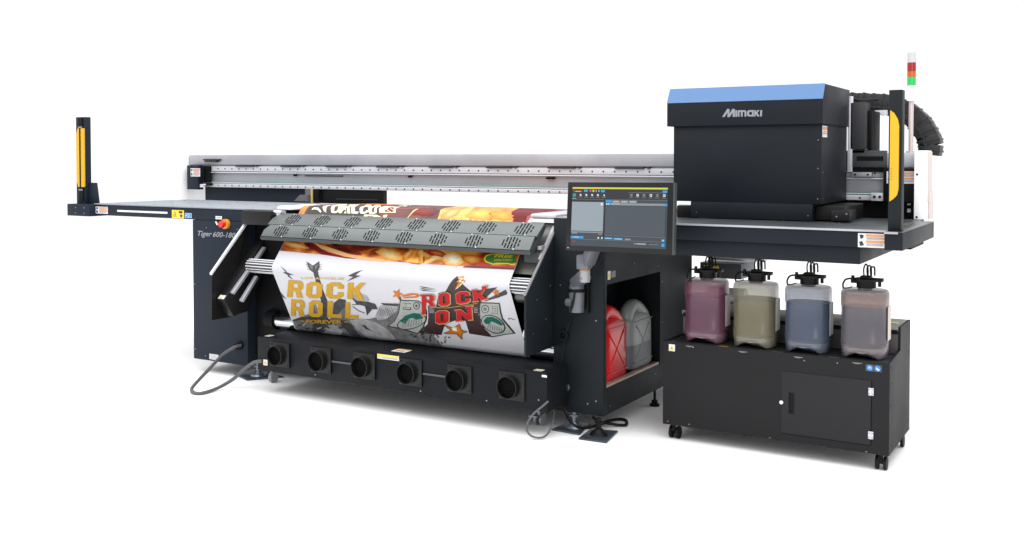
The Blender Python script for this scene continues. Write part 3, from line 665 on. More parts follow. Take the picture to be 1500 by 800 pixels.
b = MB(); p = at(830, 567, AY, YF); b.cyl((p.x, YF, p.z), (p.x, YF-.004, p.z), .02, 20, 0); q = at(817, 567, AY, YF); b.cyl((q.x, YF, q.z), (q.x, YF-.015, q.z), .012, 16, 1); b.build('socket', [steel, black], rh)
b = MB(); p = at(827, 491, AY, YF); b.ring((p.x, YF, p.z), (p.x, YF-.02, p.z), .031, .017, 24, 0); b.cyl((p.x, YF-.001, p.z), (p.x, YF-.006, p.z), .016, 16, 1); b.build('cable_grommet', [blackp, black], rh)
# ---- feet
def foot(name, quad, cx, cy, ztop, parent, mat, mb_hi=True):
    b = MB(); b.prism([(x, y, .001) for x, y in quad], (0, 0, .009), 0, .001); o = b.build(name, mat, parent)
    b = MB(); b.cyl((cx, cy, .010), (cx, cy, .022), .052, 24, 0, .046); b.cyl((cx, cy, .022), (cx, cy, .042), .040, 24, 0, .02); b.cyl((cx, cy, .04), (cx, cy, ztop), .013, 14, 0); b.cyl((cx, cy, .07), (cx, cy, .08), .024, 6, 0); b.build('levelling_screw', steel if mb_hi else blackp, o)
    return o
fm = M('foot_plate_steel', S(72,80,88), .4, .5, .4, .3, 12)
foot('foot_plate', [(-2.64, 4.83), (-2.46, 4.82), (-2.51, 5.04), (-2.63, 5.0)], -2.55, 4.93, .1, PR, fm)
foot('foot_plate', [(-2.43, 4.745), (-2.27, 4.755), (-2.31, 4.985), (-2.455, 4.94)], -2.365, 4.86, .1, PR, fm, False)
foot('foot_plate', [(-5.22, 4.95), (-5.0, 4.86), (-4.86, 5.06), (-5.2, 5.13)], -5.03, 4.99, .1, PR, fm)
b = MB(); b.cyl((-2.37, 5.64, 0), (-2.37, 5.64, .012), .03, 20, 0); b.cyl((-2.37, 5.64, .012), (-2.37, 5.64, .035), .018, 16, 0); b.cyl((-2.37, 5.64, .03), (-2.37, 5.64, .1), .008, 10, 0); b.build('levelling_foot', black, PR)
for (x, y) in ((-5.45, 5.65), (-2.6, 6.1), (-1.2, 6.1), (-6.0, 6.6)):
    pass
b = MB(); b.cyl((-5.4, 5.6, 0), (-5.4, 5.6, .012), .05, 20, 0); b.cyl((-5.4, 5.6, .012), (-5.4, 5.6, .09), .012, 10, 0); b.build('levelling_foot', black, PR)
# ---- beam
BY = 6.0
b = MB(); bx0, bx1 = -6.84, -.94
b.box(bx0, bx1, BY+.02, BY+.26, 1.262, 1.533, 0, .002)
beam = b.build('beam', alud, PR)
b = MB(); b.box(bx0, bx1, BY-.01, BY+.019, 1.452, 1.534, 0, .002); b.build('top_guard', alud, beam)
b = MB(); b.box(-6.6, bx1, BY+.002, BY+.0195, 1.397, 1.440, 0, .001); b.box(-6.6, bx1, BY+.002, BY+.0195, 1.262, 1.292, 0, .001); x = -6.5
while x < -1.0:
    if not (-2.17 < x < -1.32):
        b.cyl((x, BY+.003, 1.417), (x, BY-.001, 1.417), .0058, 8, 1); b.cyl((x, BY+.003, 1.276), (x, BY-.001, 1.276), .0058, 8, 1)
    x += .082
b.build('perforated_rail', [alul, M('bolt_dark', S(45,47,52), .6, .1)], beam)
b = MB(); b.box(-6.62, bx1, BY-.006, BY+.0195, 1.383, 1.391, 0, .0015); b.box(-6.62, bx1, BY+.004, BY+.0195, 1.296, 1.303, 0, .001); b.build('guide_rail', M('bright_rail', S(238,238,244), .3, .3), beam)
b = MB(); b.box(-6.62, bx1, BY+.009, BY+.0195, 1.305, 1.311, 0); b.build('encoder_strip', teal, beam)
for k, px in enumerate((346, 412, 478, 552, 629, 713, 803, 901)):
    p = at(px, 243, AY, BY); b = MB(); b.box(p.x, p.x+.21, BY-.014, BY+.0195, 1.436, 1.447, 0, .001); b.box(p.x+.225, p.x+.25, BY-.014, BY+.0195, 1.438, 1.447, 0)
    b.build('clamp_plate', M('clamp_black', S(28,34,44), .5, .2), beam)
b = MB(); p = at(301, 231, AY, BY); b.box(p.x, p.x+.2, BY-.03, BY-.011, 1.488, 1.50, 0, .001); b.box(p.x+.03, p.x+.17, BY-.04, BY-.011, 1.473, 1.488, 0, .001); b.build('chain_bracket', M('clamp_black', S(28,34,44)), beam)
b = MB(); b.box(-6.80, -6.665, BY-.07, BY-.012, 1.24, 1.445, 0, .002); lc = b.build('end_cover', navy, beam)
warn_label(279.5, 246.5, BY-.07, .115, .07, lc)
b = MB(); b.box(-6.664, -6.58, BY-.012, BY+.0, 1.30, 1.44, 0); b.box(-6.664, -6.55, BY-.05, BY-.012, 1.275, 1.295, 0); b.build('cable_carrier_end', black, beam)
b = MB(); b.prism([(-6.66, BY-.055, 1.285), (-6.59, BY-.055, 1.29), (-6.59, BY-.055, 1.278), (-6.63, BY-.055, 1.274), (-6.59, BY-.055, 1.262), (-6.66, BY-.055, 1.258)], (0, .004, 0), 0); b.build('sensor_bracket', alul, beam)
b = MB(); b.box(-6.92, -6.85, BY-.1, BY+.28, 1.0, 1.54, 0, .003); b.build('end_panel', white, beam)
for (pxx, mw) in ((430, .02), (598, .02), (800, .06)):
    p = at(pxx, 259, AY, BY); b = MB(); b.box(p.x, p.x+mw, BY-.006, BY+.0195, 1.362, 1.376, 0, .001); b.build('limit_sensor', black, beam)
b = MB(); p0 = at(445, 257, AY, BY).x; p1 = at(500, 257, AY, BY).x; b.box(p0, p1, BY+.01, BY+.0195, 1.362, 1.370, 0); b.build('scraper', grayd, beam)
# panels under the beam behind the table
b = MB(); b.box(-6.70, at(452, 285, AY, BY+.04).x, BY+.04, BY+.07, 1.05, 1.2615, 0); b.build('rear_panel', navy, PR)
b = MB(); x0 = at(472, 285, AY, BY+.02).x; x1 = at(562, 285, AY, BY+.02).x
b.box(x0, x1, BY+.02, BY+.06, 1.15, 1.2615, 0); b.box(x0+.15, x1-.05, BY+.012, BY+.0195, 1.185, 1.19, 1); b.build('rear_panel', [blackp, grayd], PR)
b = MB(); x0 = at(452, 285, AY, BY+.02).x; b.box(x0, x0+.06, BY-.02, BY+.06, 1.15, 1.2615, 0); b.box(x0+.06, x0+.075, BY-.02, BY+.06, 1.15, 1.2615, 1); b.box(x0+.075, x0+.13, BY-.01, BY+.06, 1.15, 1.2615, 2)
b.prism([(x0-.09, BY-.05, 1.165), (x0-.03, BY-.05, 1.215), (x0+.05, BY-.05, 1.215), (x0+.05, BY-.05, 1.165)], (0, .03, 0), 0)
b.build('media_guide', [M('guide_beige', S(120,118,118), .4, .3), gold2, black], PR)
# ---- right-hand station (tray)
TZ = 1.164
b = MB()
b.box(RX1+.002, -.893, YF, 5.86, 1.083, TZ-.003, 0, .002)
b.box(-.892, -.812, 4.80, 5.72, 1.083, TZ-.001, 0, .002)
b.box(RX1+.003, -1.022, YF+.02, 5.80, 1.0, 1.0825, 0, .002)
ty = b.build('maintenance_station', headm, PR)
b = MB(); b.box(RX1+.003, -.894, YF-.003, 5.86, TZ-.002, TZ+.004, 0, .001); b.box(-.892, -.812, 4.797, 5.72, TZ, TZ+.004, 0, .001)
b.box(RX1+.003, -.8945, YF-.006, YF-.0035, TZ-.006, TZ+.004, 1); b.box(-.892, -.832, 4.792, 4.7965, TZ-.006, TZ+.004, 1)
dk = b.build('deck_plate', [M('deck_grey', S(62,66,68), .35, .3, .5, .15, 3), alud], ty)
many('screw', steel, dk, [(-1.27+.04*(i % 4)+.02*random.random(), 5.22+.12*(i//3), TZ+.004) for i in range(7)], (0, 0, 1), .004, .0015, 8)
warn_label(1257, 341.5, YF, .128, .066, ty)
b = MB(); b.box(-2.355, -.95, 5.87, 6.3, 1.0, 1.163, 0); b.build('rear_tray', black, ty)
b = MB(); b.box(-2.0, -.942, BY+.05, BY+.09, 1.163, 1.262, 0); b.box(-.99, -.975, BY-.02, BY+.0, 1.2, 1.22, 1); b.box(-.99, -.975, BY-.02, BY+.0, 1.24, 1.25, 1); b.build('rear_panel', [black, alul], PR)
# right end of the beam
b = MB(); b.box(-.938, -.870, 5.875, 6.02, TZ+.004, 1.546, 0, .003); b.box(-.869, -.861, 5.90, 6.03, TZ+.004, 1.32, 1, .002); b.box(-.8695, -.866, 5.88, 6.015, TZ+.1, 1.54, 1)
ep = b.build('end_panel', [white, warmw], PR)
many('screw', black, ep, [(-.923, 5.875, z) for z in (1.18, 1.415)], (0, -1, 0), .006, .003)
b = MB(); b.box(-1.11, -.942, BY-.075, BY-.012, 1.258, 1.447, 0, .002); ec = b.build('end_cover', black, beam)
warn_label(1299, 251, BY-.075, .155, .068, ec)
b = MB(); b.box(-1.18, -1.111, BY-.06, BY-.012, 1.262, 1.308, 0, .002); b.cyl((-1.16, BY-.061, 1.285), (-1.16, BY-.063, 1.285), .008, 10, 1); b.cyl((-1.13, BY-.061, 1.285), (-1.13, BY-.063, 1.285), .008, 10, 1); b.build('sensor_block', [alul, black], beam)
b = MB(); b.box(-1.29, -1.18, BY-.04, BY-.008, 1.398, 1.424, 0, .001); b.cyl((-1.27, BY-.041, 1.411), (-1.27, BY-.044, 1.411), .006, 10, 1); b.cyl((-1.20, BY-.041, 1.411), (-1.20, BY-.044, 1.411), .006, 10, 1); b.build('rail_carriage', [alud, black], beam)
b = MB(); b.box(-1.36, -1.10, BY-.05, BY-.0105, 1.455, 1.548, 0, .002); b.box(-1.26, -1.115, BY-.053, BY-.0505, 1.49, 1.515, 1); b.build('chain_tray', [grayd, black], beam)
b = MB(); b.box(-1.34, -1.10, BY-.03, BY-.008, 1.426, 1.45, 0); b.build('rail_shade_bar', black, beam)  # solid black bar standing in for the shade above the rail
# ---- carriage / head
HY = 5.35
b = MB(); b.box(-2.138, -1.312, HY, 5.93, 1.262, 1.70, 0, .002); b.box(-2.035, -1.358, HY, 5.88, 1.172, 1.2615, 0, .002)
hd = b.build('carriage', headm, PR)
b = MB(); b.prism([(-2.171, y, z) for y, z in [(HY-.02, 1.684), (HY-.02, 1.813), (HY+.028, 1.896), (5.95, 1.896), (5.95, 1.684)]], (.868, 0, 0), 0, .002)
hood = b.build('carriage_hood', headm, hd)
n_ = Vector((0, -.0866, .05)).normalized()
a_, c_ = Vector((0, HY-.0205, 1.814)), Vector((0, HY+.0275, 1.897))
b = MB(); b.prism([Vector((-2.1712, 0, 0))+a_, Vector((-1.3028, 0, 0))+a_, Vector((-1.3028, 0, 0))+c_, Vector((-2.1712, 0, 0))+c_], n_*.003, 0); b.build('blue_stripe', blue, hood)
f = front(1058, 172, HY-.02)
sc_ = .222/205.
LG = [  # Mimaki style letters traced as outlines, units ~ px in zoom x15
 [(0, 0), (22, 0), (45, 42), (45, 0), (58, 0), (74, 38), (70, 0), (84, 0), (88, 52), (64, 52), (52, 24), (50, 52), (36, 52)]]
LW = [(270, 395), (385, 215), (435, 225), (425, 330), (500, 215), (552, 225), (550, 395), (500, 395), (505, 300), (435, 400), (385, 400), (390, 300), (320, 400)]
def zp(x, y): 
    p = at(1040+x/15., 145+y/15., AY, HY-.02); return (p.x-f.O.x, p.z-f.O.z)
f.poly([zp(*q) for q in LW], letter)
for c in ([(560, 250), (602, 250), (602, 392), (560, 392)], [(614, 250), (760, 248), (800, 262), (800, 390), (762, 390), (762, 285), (722, 285), (722, 390), (682, 390), (682, 285), (652, 285), (652, 390), (614, 390)],
          [(975, 245), (1008, 245), (1008, 295), (1045, 245), (1092, 245), (1045, 310), (1095, 384), (1048, 384), (1008, 330), (1008, 384), (975, 384)], [(1108, 245), (1152, 245), (1142, 384), (1102, 384)]):
    f.poly([zp(*q) for q in c], letter)
F_, t_ = poly2d([[zp(*q) for q in c] for c in ([(880, 246), (965, 246), (965, 386), (850, 386), (816, 360), (810, 300), (830, 260)], [(872, 285), (925, 285), (925, 350), (876, 350), (856, 320)])])
f.mb.tris([f.P(a, b_, 1) for a, b_ in F_], t_, f.mi(letter))
f.build('brand_lettering', hood)
f = Flat((-1.3115, 5.36, 1.62), (0, 1, 0), (0, 0, 1), (1, 0, 0)); f.slab(0, -.005, .10, .055, lblw); f.rect(.008, .035, .092, .05, lblo, 2); f.rect(.008, .012, .092, .02, lblo, 2); [f.rect(.01, .0235+.004*i, .085, .025+.004*i, lbld, 2) for i in range(2)]; f.build('warning_label', hd)
screws([(-1.33, 1.60), (-1.33, 1.45), (-1.33, 1.29), (-2.0, 1.20), (-1.38, 1.20)], HY, hd, .003)
many('screw', steel, hd, [(-1.312, y, z) for (y, z) in ((5.38, 1.43), (5.38, 1.29), (5.9, 1.60), (5.9, 1.43))], (1, 0, 0), .003, .002)
b = MB(); b.box(-1.357, -1.20, 5.40, 5.85, 1.175, 1.252, 0, .006); b.box(-1.26, -1.165, 5.34, 5.50, 1.175, 1.232, 0, .006); b.cyl((-1.23, 5.339, 1.20), (-1.23, 5.336, 1.20), .005, 8, 1); b.cyl((-1.18, 5.339, 1.215), (-1.18, 5.336, 1.215), .005, 8, 1)
b.build('wiper_unit', [brownblk, steel], ty)
b = MB(); b.box(-2.13, -2.04, 5.38, 5.5, 1.168, 1.235, 0, .004); b.box(-2.12, -2.05, 5.379, 5.40, 1.236, 1.24, 1); b.build('side_bracket', [brownblk, alul], hd)
b = MB(); b.box(-1.311, -1.285, 5.94, 5.965, 1.425, 1.86, 0, .002); b.build('back_plate', alul, hd)
b = MB(); b.box(-1.296, -1.213, 5.94, 6.06, 1.556, 1.822, 0, .002); b.box(-1.2125, -1.19, 6.0, 6.24, 1.545, 1.778, 1, .002); cb = b.build('electronics_box', [M('box_grey', S(46,46,50), .5, 0, .3, .1, 5), black], hd)
b = MB(); b.box(-1.29, -1.22, 5.95, 6.06, 1.535, 1.555, 0); b.build('lower_bracket', brownblk, cb)
b = MB(); b.box(-1.22, -1.15, 6.24, 6.26, 1.76, 1.79, 0); b.build('clip', alul, cb)
# cable chain
cm = M('energy_chain_black', S(26,26,28), .45, 0, .35, .35, 30, .6, 120)
pts = [at(px, py, AY, 6.3) for px, py in ((1240, 150), (1262, 151), (1285, 152), (1305, 154.5), (1322, 161), (1338, 173), (1351, 188), (1359, 204), (1361.5, 219), (1355, 235))]
Q = []
for i in range(len(pts)-1):
    p0, p1, p2, p3 = pts[max(i-1, 0)], pts[i], pts[i+1], pts[min(i+2, len(pts)-1)]
    for k in range(5):
        t = k/5; Q.append(.5*((2*p1)+(-p0+p2)*t+(2*p0-5*p1+4*p2-p3)*t*t+(-p0+3*p1-3*p2+p3)*t**3))
Q.append(pts[-1])
# resample into links
links = [Q[0]]; acc = 0
for a, c in zip(Q, Q[1:]):
    d = (c-a).length; acc += d
    if acc > .05: links.append(c); acc = 0
b = MB()
for i, (a, c) in enumerate(zip(links, links[1:])):
    d = (c-a).normalized(); n = Vector((d.z, 0, -d.x)); 
    hw = .061 if i % 2 else .0595; e = d*.008
    b.prism([a-e+n*hw, c+e*.3+n*hw, c+e*.3-n*hw, a-e-n*hw], (0, .15 if i % 2 else .142, 0), 0, .004)
    b.prism([a-e+n*hw*.45-Vector((0, .006, 0)), c+n*hw*.55-Vector((0, .006, 0)), c+n*hw*.35-Vector((0, .006, 0)), a-e+n*hw*.2-Vector((0, .006, 0))], (0, .008, 0), 0, .001)
    q_ = a+d*.01
    b.prism([q_+n*(hw+.004)-Vector((0, .004, 0)), q_+d*.012+n*(hw+.004)-Vector((0, .004, 0)), q_+d*.012+d*.012-n*(hw+.004)-Vector((0, .004, 0)), q_+d*.012-n*(hw+.004)-Vector((0, .004, 0))], (0, .16, 0), 0, .001)
b.build('cable_chain', cm, PR)
b = MB()
b.tube([(-1.335, 5.95, 1.84), (-1.31, 5.97, 1.852), (-1.27, 6.05, 1.84), (-1.2, 6.2, 1.85)], .009, 6)
b.build('cable_bundle', rubber, hd)
# stack light
sx, sy = -1.01, 6.2
b = MB(); b.cyl((sx, sy, 1.54), (sx, sy, 1.832), .0135, 18, 0); b.cyl((sx, sy, 1.536), (sx, sy, 1.545), .028, 18, 0); b.cyl((sx, sy, 1.83), (sx, sy, 1.838), .017, 18, 0); po = b.build('lamp_pole', M('pale_pink_steel', S(222,206,204), .35, .3), PR)
b = MB(); b.cyl((sx, sy, 1.838), (sx, sy, 1.925), .0245, 24, 0); b.build('lamp_base', white, po)
for nm, z0, z1, c, e in (('green_lamp', 1.926, 1.975, S(20,150,70), .35), ('orange_lamp', 1.976, 2.008, S(205,92,8), .0), ('red_lamp', 2.009, 2.058, S(165,8,14), .0)):
    b = MB(); b.cyl((sx, sy, z0), (sx, sy, z1-.003), .0245, 24, 0); b.cyl((sx, sy, z1-.003), (sx, sy, z1), .0235, 24, 0)
    b.build(nm, M(nm, c, .2, 0, .6, 0, 1, 0, 1, (S(40,240,120) if e else None), e), po)
b = MB(); b.cyl((sx, sy, 2.059), (sx, sy, 2.118), .0245, 24, 0); b.cyl((sx, sy, 2.118), (sx, sy, 2.124), .0245, 24, 0, .018); b.build('lamp_cap', M('cap_offwhite', S(205,205,205), .3), po)
# ---- monitor and its arm
TL, TR_, BR_, BL_ = Vector((-2.472, 4.70, 1.378)), Vector((-1.879, 4.70, 1.383)), Vector((-1.872, 4.668, 1.023)), Vector((-2.470, 4.668, 1.019))
U = (TR_-TL).normalized(); Dn = (BL_-TL).normalized(); N = U.cross(-Dn).normalized()
if N.y > 0: N = -N
b = MB(); b.prism([TL, TR_, BR_, BL_], N*-.035, 0, .003); mon = b.build('monitor', M('monitor_black', S(8,9,12), .3, 0, .3), PR)
b = MB(); b.prism([TR_+U*.0005+N*.0, TR_+U*.009+N*.0, BR_+U*.009, BR_+U*.0005], N*-.03, 0); b.build('bezel_edge', grayd, mon)
w_, h_ = .593, .361
scr0 = TL+U*.0+Dn*.0
class Scr(Flat): pass
f = Flat(TL+N*.0005, U, Dn, N)
X0, X1, Y0, Y1 = w_*.052, w_*.955, h_*.075, h_*.925
def E(name, c, s=1.0): return M(name, tuple(.5*v for v in c), .3, 0, .4, 0, 1, 0, 1, c, s)
sk = .30
e_bg = E('screen_slate', S(58,66,74), sk); e_dk = E('screen_dark', S(40,42,48), sk); e_lt = E('screen_light_panel', S(150,162,170), sk); e_y = E('screen_yellow', S(215,212,70), sk); e_b = E('screen_blue', S(40,160,225), sk); e_w = E('screen_white', S(225,228,230), sk); e_g = E('screen_grey', S(140,146,150), sk); e_r = E('screen_red', S(190,60,50), sk); e_m = E('screen_magenta', S(215,90,170), sk); e_t = E('screen_teal', S(40,150,150), sk)
def R_(u0, v0, u1, v1, m, k=2): f.rect(X0+(X1-X0)*u0, Y0+(Y1-Y0)*v0, X0+(X1-X0)*u1, Y0+(Y1-Y0)*v1, m, k)
f.slab(X0, Y0, X1, Y1, e_bg)
R_(0, 0, 1, .028, e_y); R_(0, .03, 1, .205, e_dk); R_(0, .21, .345, .245, e_dk)
R_(.035, .052, .09, .062, e_r, 3); R_(.03, .07, .10, .078, e_w, 3); R_(.008, .045, .022, .075, e_r, 3)
R_(.127, .04, .168, .08, e_b, 3); R_(.31, .045, .352, .083, e_b, 3); R_(.95, .045, .995, .083, e_b, 3)
R_(.19, .043, .207, .078, e_m, 3); R_(.22, .043, .238, .078, e_y, 3); R_(.255, .045, .262, .078, e_w, 3); R_(.285, .045, .292, .078, e_w, 3)
R_(.005, .108, .042, .165, e_t, 3); R_(0, .188, .045, .194, e_w, 3)
for i, u in enumerate((.082, .145, .208, .27, .335)): f.disc(X0+(X1-X0)*(u+.008), Y0+(Y1-Y0)*.13, .0052, e_w if i < 4 else e_g, 3); R_(u-.014, .166, u+.03, .173, e_g, 3); R_(u+.008, .125, u+.02, .15, e_w, 4)
for i, u in enumerate((.62, .685, .75, .82, .885, .955)): R_(u, .108, u+.024, .148, e_w if i % 2 else e_g, 3); R_(u+.006, .12, u+.015, .136, e_dk, 4); R_(u-.01, .166, u+.034, .172, e_g, 3)
R_(.60, .082, .985, .086, e_g, 3); R_(0, .205, 1, .209, e_g, 3)
R_(0, .25, .345, .745, e_lt); f.disc(X0+(X1-X0)*.325, Y0+(Y1-Y0)*.285, .007, e_w, 3); R_(0, .755, .345, .775, e_g, 3); R_(.008, .783, .07, .789, e_w, 3); R_(.30, .785, .34, .80, e_g, 3)
R_(0, .835, .14, .875, e_b, 3); R_(.03, .85, .09, .858, e_w, 4); f.disc(X0+(X1-X0)*.30, Y0+(Y1-Y0)*.855, .005, e_w, 3); f.disc(X0+(X1-X0)*.34, Y0+(Y1-Y0)*.855, .005, e_w, 3); R_(.012, .92, .06, .932, e_r, 3)
R_(.365, .205, .41, .211, e_t, 4)
R_(.365, .215, .43, .255, e_b, 3)
for i in range(3): R_(.435+.088*i, .218, .515+.088*i, .258, e_g, 3); R_(.447+.088*i, .235, .502+.088*i, .243, e_w, 4)
R_(.365, .262, 1, .30, e_g, 3); R_(.367, .265, .42, .297, e_b, 4); R_(.425, .272, .52, .278, e_w, 4); f.disc(X0+(X1-X0)*.38, Y0+(Y1-Y0)*.281, .0035, e_w, 5); f.disc(X0+(X1-X0)*.40, Y0+(Y1-Y0)*.281, .0035, e_w, 5); R_(.972, .262, .996, .30, e_b, 4)
R_(.365, .31, .985, .80, E('screen_panel', S(66,74,82), sk), 3); R_(.345, .20, .36, .88, e_dk, 3)
R_(.365, .81, .985, .815, e_g, 3)
R_(.365, .842, .45, .872, e_b, 3); R_(.46, .846, .56, .876, e_b, 3); R_(.378, .853, .44, .86, e_w, 4); R_(.475, .857, .55, .864, e_w, 4); R_(.58, .85, .64, .876, e_g, 3)
R_(.0, .885, .95, .889, e_g, 3); R_(.955, .84, .985, .885, e_b, 3); R_(.955, .91, .985, .965, e_b, 3); R_(.963, .855, .978, .868, e_w, 4)
R_(.70, .925, .80, .935, e_w, 3); R_(.675, .92, .695, .94, e_g, 3); R_(.83, .93, .93, .937, e_g, 3)
f.build('screen', mon)
f = Flat(TL+N*.0005, U, Dn, N); f.rect(w_*.02, h_*.955, w_*.035, h_*.965, e_w, 1); f.build('power_light', mon)
b = MB(); ax, az = at(845, 455, AY, YF-.05).x, .70
b.cyl((ax, YF-.052, .668), (ax, YF-.052, .778), .040, 28, 0, .043)           # canister base
b.cyl((ax-.045, YF-.075, .72), (ax-.005, YF-.085, .72), .022, 16, 0)
b.box(ax+.05, ax+.058, YF-.03, YF-.002, .66, .86, 1); b.box(ax+.0, ax+.055, YF-.02, YF-.003, .70, .72, 1)
b.cyl((ax, YF-.052, .779), (ax, YF-.052, .795), .048, 28, 2)
b.cyl((ax, YF-.052, .796), (ax, YF-.052, .83), .042, 24, 0, .034)
pa, pb = Vector((ax, YF-.052, .82)), at(853, 402, AY, YF-.12)
pc = at(860, 385, AY, YF-.13)
def bar(b, a, c, w, h, m=0):
    d = (c-a).normalized(); s_ = Vector((0, 0, 1)).cross(d).normalized(); u = d.cross(s_)
    b.prism([a+s_*w+u*h, a-s_*w+u*h, a-s_*w-u*h, a+s_*w-u*h], c-a, m, .004)
bar(b, pa+Vector((-.01, 0, 0)), pb+Vector((.02, 0, .0)), .030, .026)
b.cyl((pb.x+.015, pb.y, pb.z-.04), (pb.x+.015, pb.y, pb.z+.02), .028, 20, 3); b.cyl((pb.x+.015, pb.y, pb.z+.02), (pb.x+.015, pb.y, pb.z+.028), .0285, 20, 4)
q1 = Vector((pb.x+.03, pb.y, pb.z+.06)); q2 = Vector((-2.33, 4.745, 1.06))
b.box(pb.x-.022, pb.x+.048, pb.y-.03, pb.y+.03, pb.z+.028, pb.z+.105, 0, .006)
bar(b, q1, q2, .032, .026)
b.cyl((q2.x, q2.y, q2.z-.03), (q2.x, q2.y, q2.z+.12), .03, 18, 0); b.cyl((q2.x, q2.y, q2.z+.1), (q2.x+.05, 4.72, q2.z+.13), .035, 18, 1)
b.build('monitor_arm', [armm, blackp, black, M('arm_collar', S(165,165,170), .4, .3), M('arm_ring', S(170,130,90), .5)], PR)
b = MB()
b.tube([at(885, 372, AY, 4.78), at(872, 392, AY, 4.80), at(858, 400, AY, 4.80), at(853, 396, AY, 4.81)], .006, 8)
b.tube([at(842, 425, AY, 4.79), at(840, 440, AY, 4.79), at(837, 452, AY, 4.80), at(834, 470, AY, 4.86), at(830, 485, AY, 4.87)], .006, 8)
b.tube([at(827, 497, AY, 4.87), at(823, 525, AY, 4.88), at(822, 560, AY, 4.885), at(826, 595, AY, 4.885), at(831, 610, AY, 4.87)], .0035, 6)
b.build('monitor_cable', rubber, PR)

# ================================================================== BLOWER CABINET
BC = T('blower_cabinet', 'long low black cabinet with six round fan outlets on small casters below the banner', 'blower', (-3.63, 4.8, 0))
b = MB(); b.box(-4.69, -2.571, 4.65, 5.0, .148, .362, 0, .002); bb = b.build('body', M('blower_black', S(16,18,22), .5, 0, .14, .12, 3, .3, 500), BC)
screws([(-4.2, .17), (-3.4, .165), (-2.95, .165), (-2.62, .21)], 4.65, bb)
fx = [-4.49+(1.706)*i/5 for i in range(6)]
for i, x in enumerate(fx):
    z = .264
    b = MB(); b.box(x-.080, x+.082, 4.636, 4.6495, z-.074, z+.080, 0, .004)
    for dx, dz in ((-.066, -.06), (.066, -.06), (-.066, .066), (.066, .066)): b.cyl((x+dx, 4.637, z+dz), (x+dx, 4.632, z+dz), .005, 8, 0)
    fo = b.build('fan_flange', M('flange_black', S(15,15,16), .4, 0, .3), BC)
    b = MB(); b.ring((x-.010, 4.600, z), (x-.010, 4.6375, z), .063, .058, 32, 0); b.build('duct', M('duct_black', S(15,15,16), .45, 0, .25), fo)
    b = MB(); b.cyl((x-.008, 4.632, z), (x-.008, 4.634, z), .056, 28, 0)
    for k in range(7): b.box(x-.008-.05, x-.008+.05, 4.622, 4.626, z-.042+.014*k-.0012, z-.042+.014*k+.0012, 1)
    for k in range(7): b.box(x-.05+.014*k-.0012, x-.05+.014*k+.0012, 4.6265, 4.630, z-.046, z+.046, 1)
    b.build('grille', [black, M('grille_wire', S(13,13,14), .6, 0, .1)], fo)
for i in (1, 4, ):
    b = MB(); b.cyl((fx[i]+.09, 4.643, .268), (fx[i+1]-.085 if i < 5 else fx[i], 4.643, .268), .006, 10) if i == 1 else b.cyl((fx[3]+.09, 4.643, .268), (fx[4]-.085, 4.643, .268), .006, 10)
    b.build('tie_rod', M('rod_grey', S(70,70,72), .4, .5), BC)
f = front(553, 518, 4.65); f.slab(0, -.028, .16, 0, lblw); f.rect(0.002, -.013, .158, -.001, lbly, 2); f.poly([(.015, -.004), (.026, -.022), (.004, -.022)], lbly, 3); [f.rect(.034, -.018-.004*i, .15, -.0165-.004*i, lbld, 2) for i in range(2)]; f.build('warning_label', BC)
warn_label(386, 526.5, 4.65, .036, .036, BC, 'tri')
f = Flat((at(578, 513, AZ, .362).x, 4.70, .3625), (1, 0, 0), (0, 1, 0), (0, 0, 1)); f.slab(0, 0, .10, .075, lblw); f.rect(0, .06, .10, .075, lbly, 2); f.rect(.02, .015, .08, .035, lblo, 2); f.build('warning_label', BC)
f = Flat((-4.66, 4.68, .3625), (1, 0, 0), (0, 1, 0), (0, 0, 1)); f.slab(0, 0, .04, .05, lblw); f.rect(.008, .01, .03, .04, lbly, 2); f.build('warning_label', BC)
f = Flat((-2.66, 4.66, .3625), (1, 0, 0), (0, 1, 0), (0, 0, 1)); f.slab(0, .0, .05, .04, lblw); f.rect(.005, .005, .045, .02, lbly, 2); f.build('warning_label', BC)
f = front(794, 549, 4.65); f.slab(0, -.012, .03, 0, lblw); f.build('name_plate', BC)
def caster(x, y, r, ztop, parent, mat, w=.02, twin=True):
    b = MB(); b.box(x-.02, x+.02, y-.02, y+.02, ztop-.006, ztop, 0); b.cyl((x, y, r*1.6), (x, y, ztop-.003), .01, 10, 0)
    b.prism([(x-.008, y-.012, r*1.9), (x-.008, y+.03, r), (x-.008, y+.012, r*.8), (x-.008, y-.02, r*1.5)], (.016, 0, 0), 0)
    o = b.build('caster', steel if mat is wheelg else blackp, parent)
    b = MB()
    if twin:
        for s_ in (-1, 1): b.cyl((x+s_*.012, y+.015, r), (x+s_*(.012+w), y+.015, r), r, 24, 0)
    else: b.cyl((x-w/2, y+.015, r), (x+w/2, y+.015, r), r, 24, 0)
    b.build('wheel', mat, o)
caster(at(402, 560, AZ, 0).x, 4.90, .036, .148, BC, wheelg, .026, False)
caster(-2.75, 4.88, .034, .148, BC, wheelg, .012, True)
b = MB(); b.box(-2.79, -2.735, 4.83, 4.85, .055, .065, 0, .002); b.build('brake_lever', steel, BC)
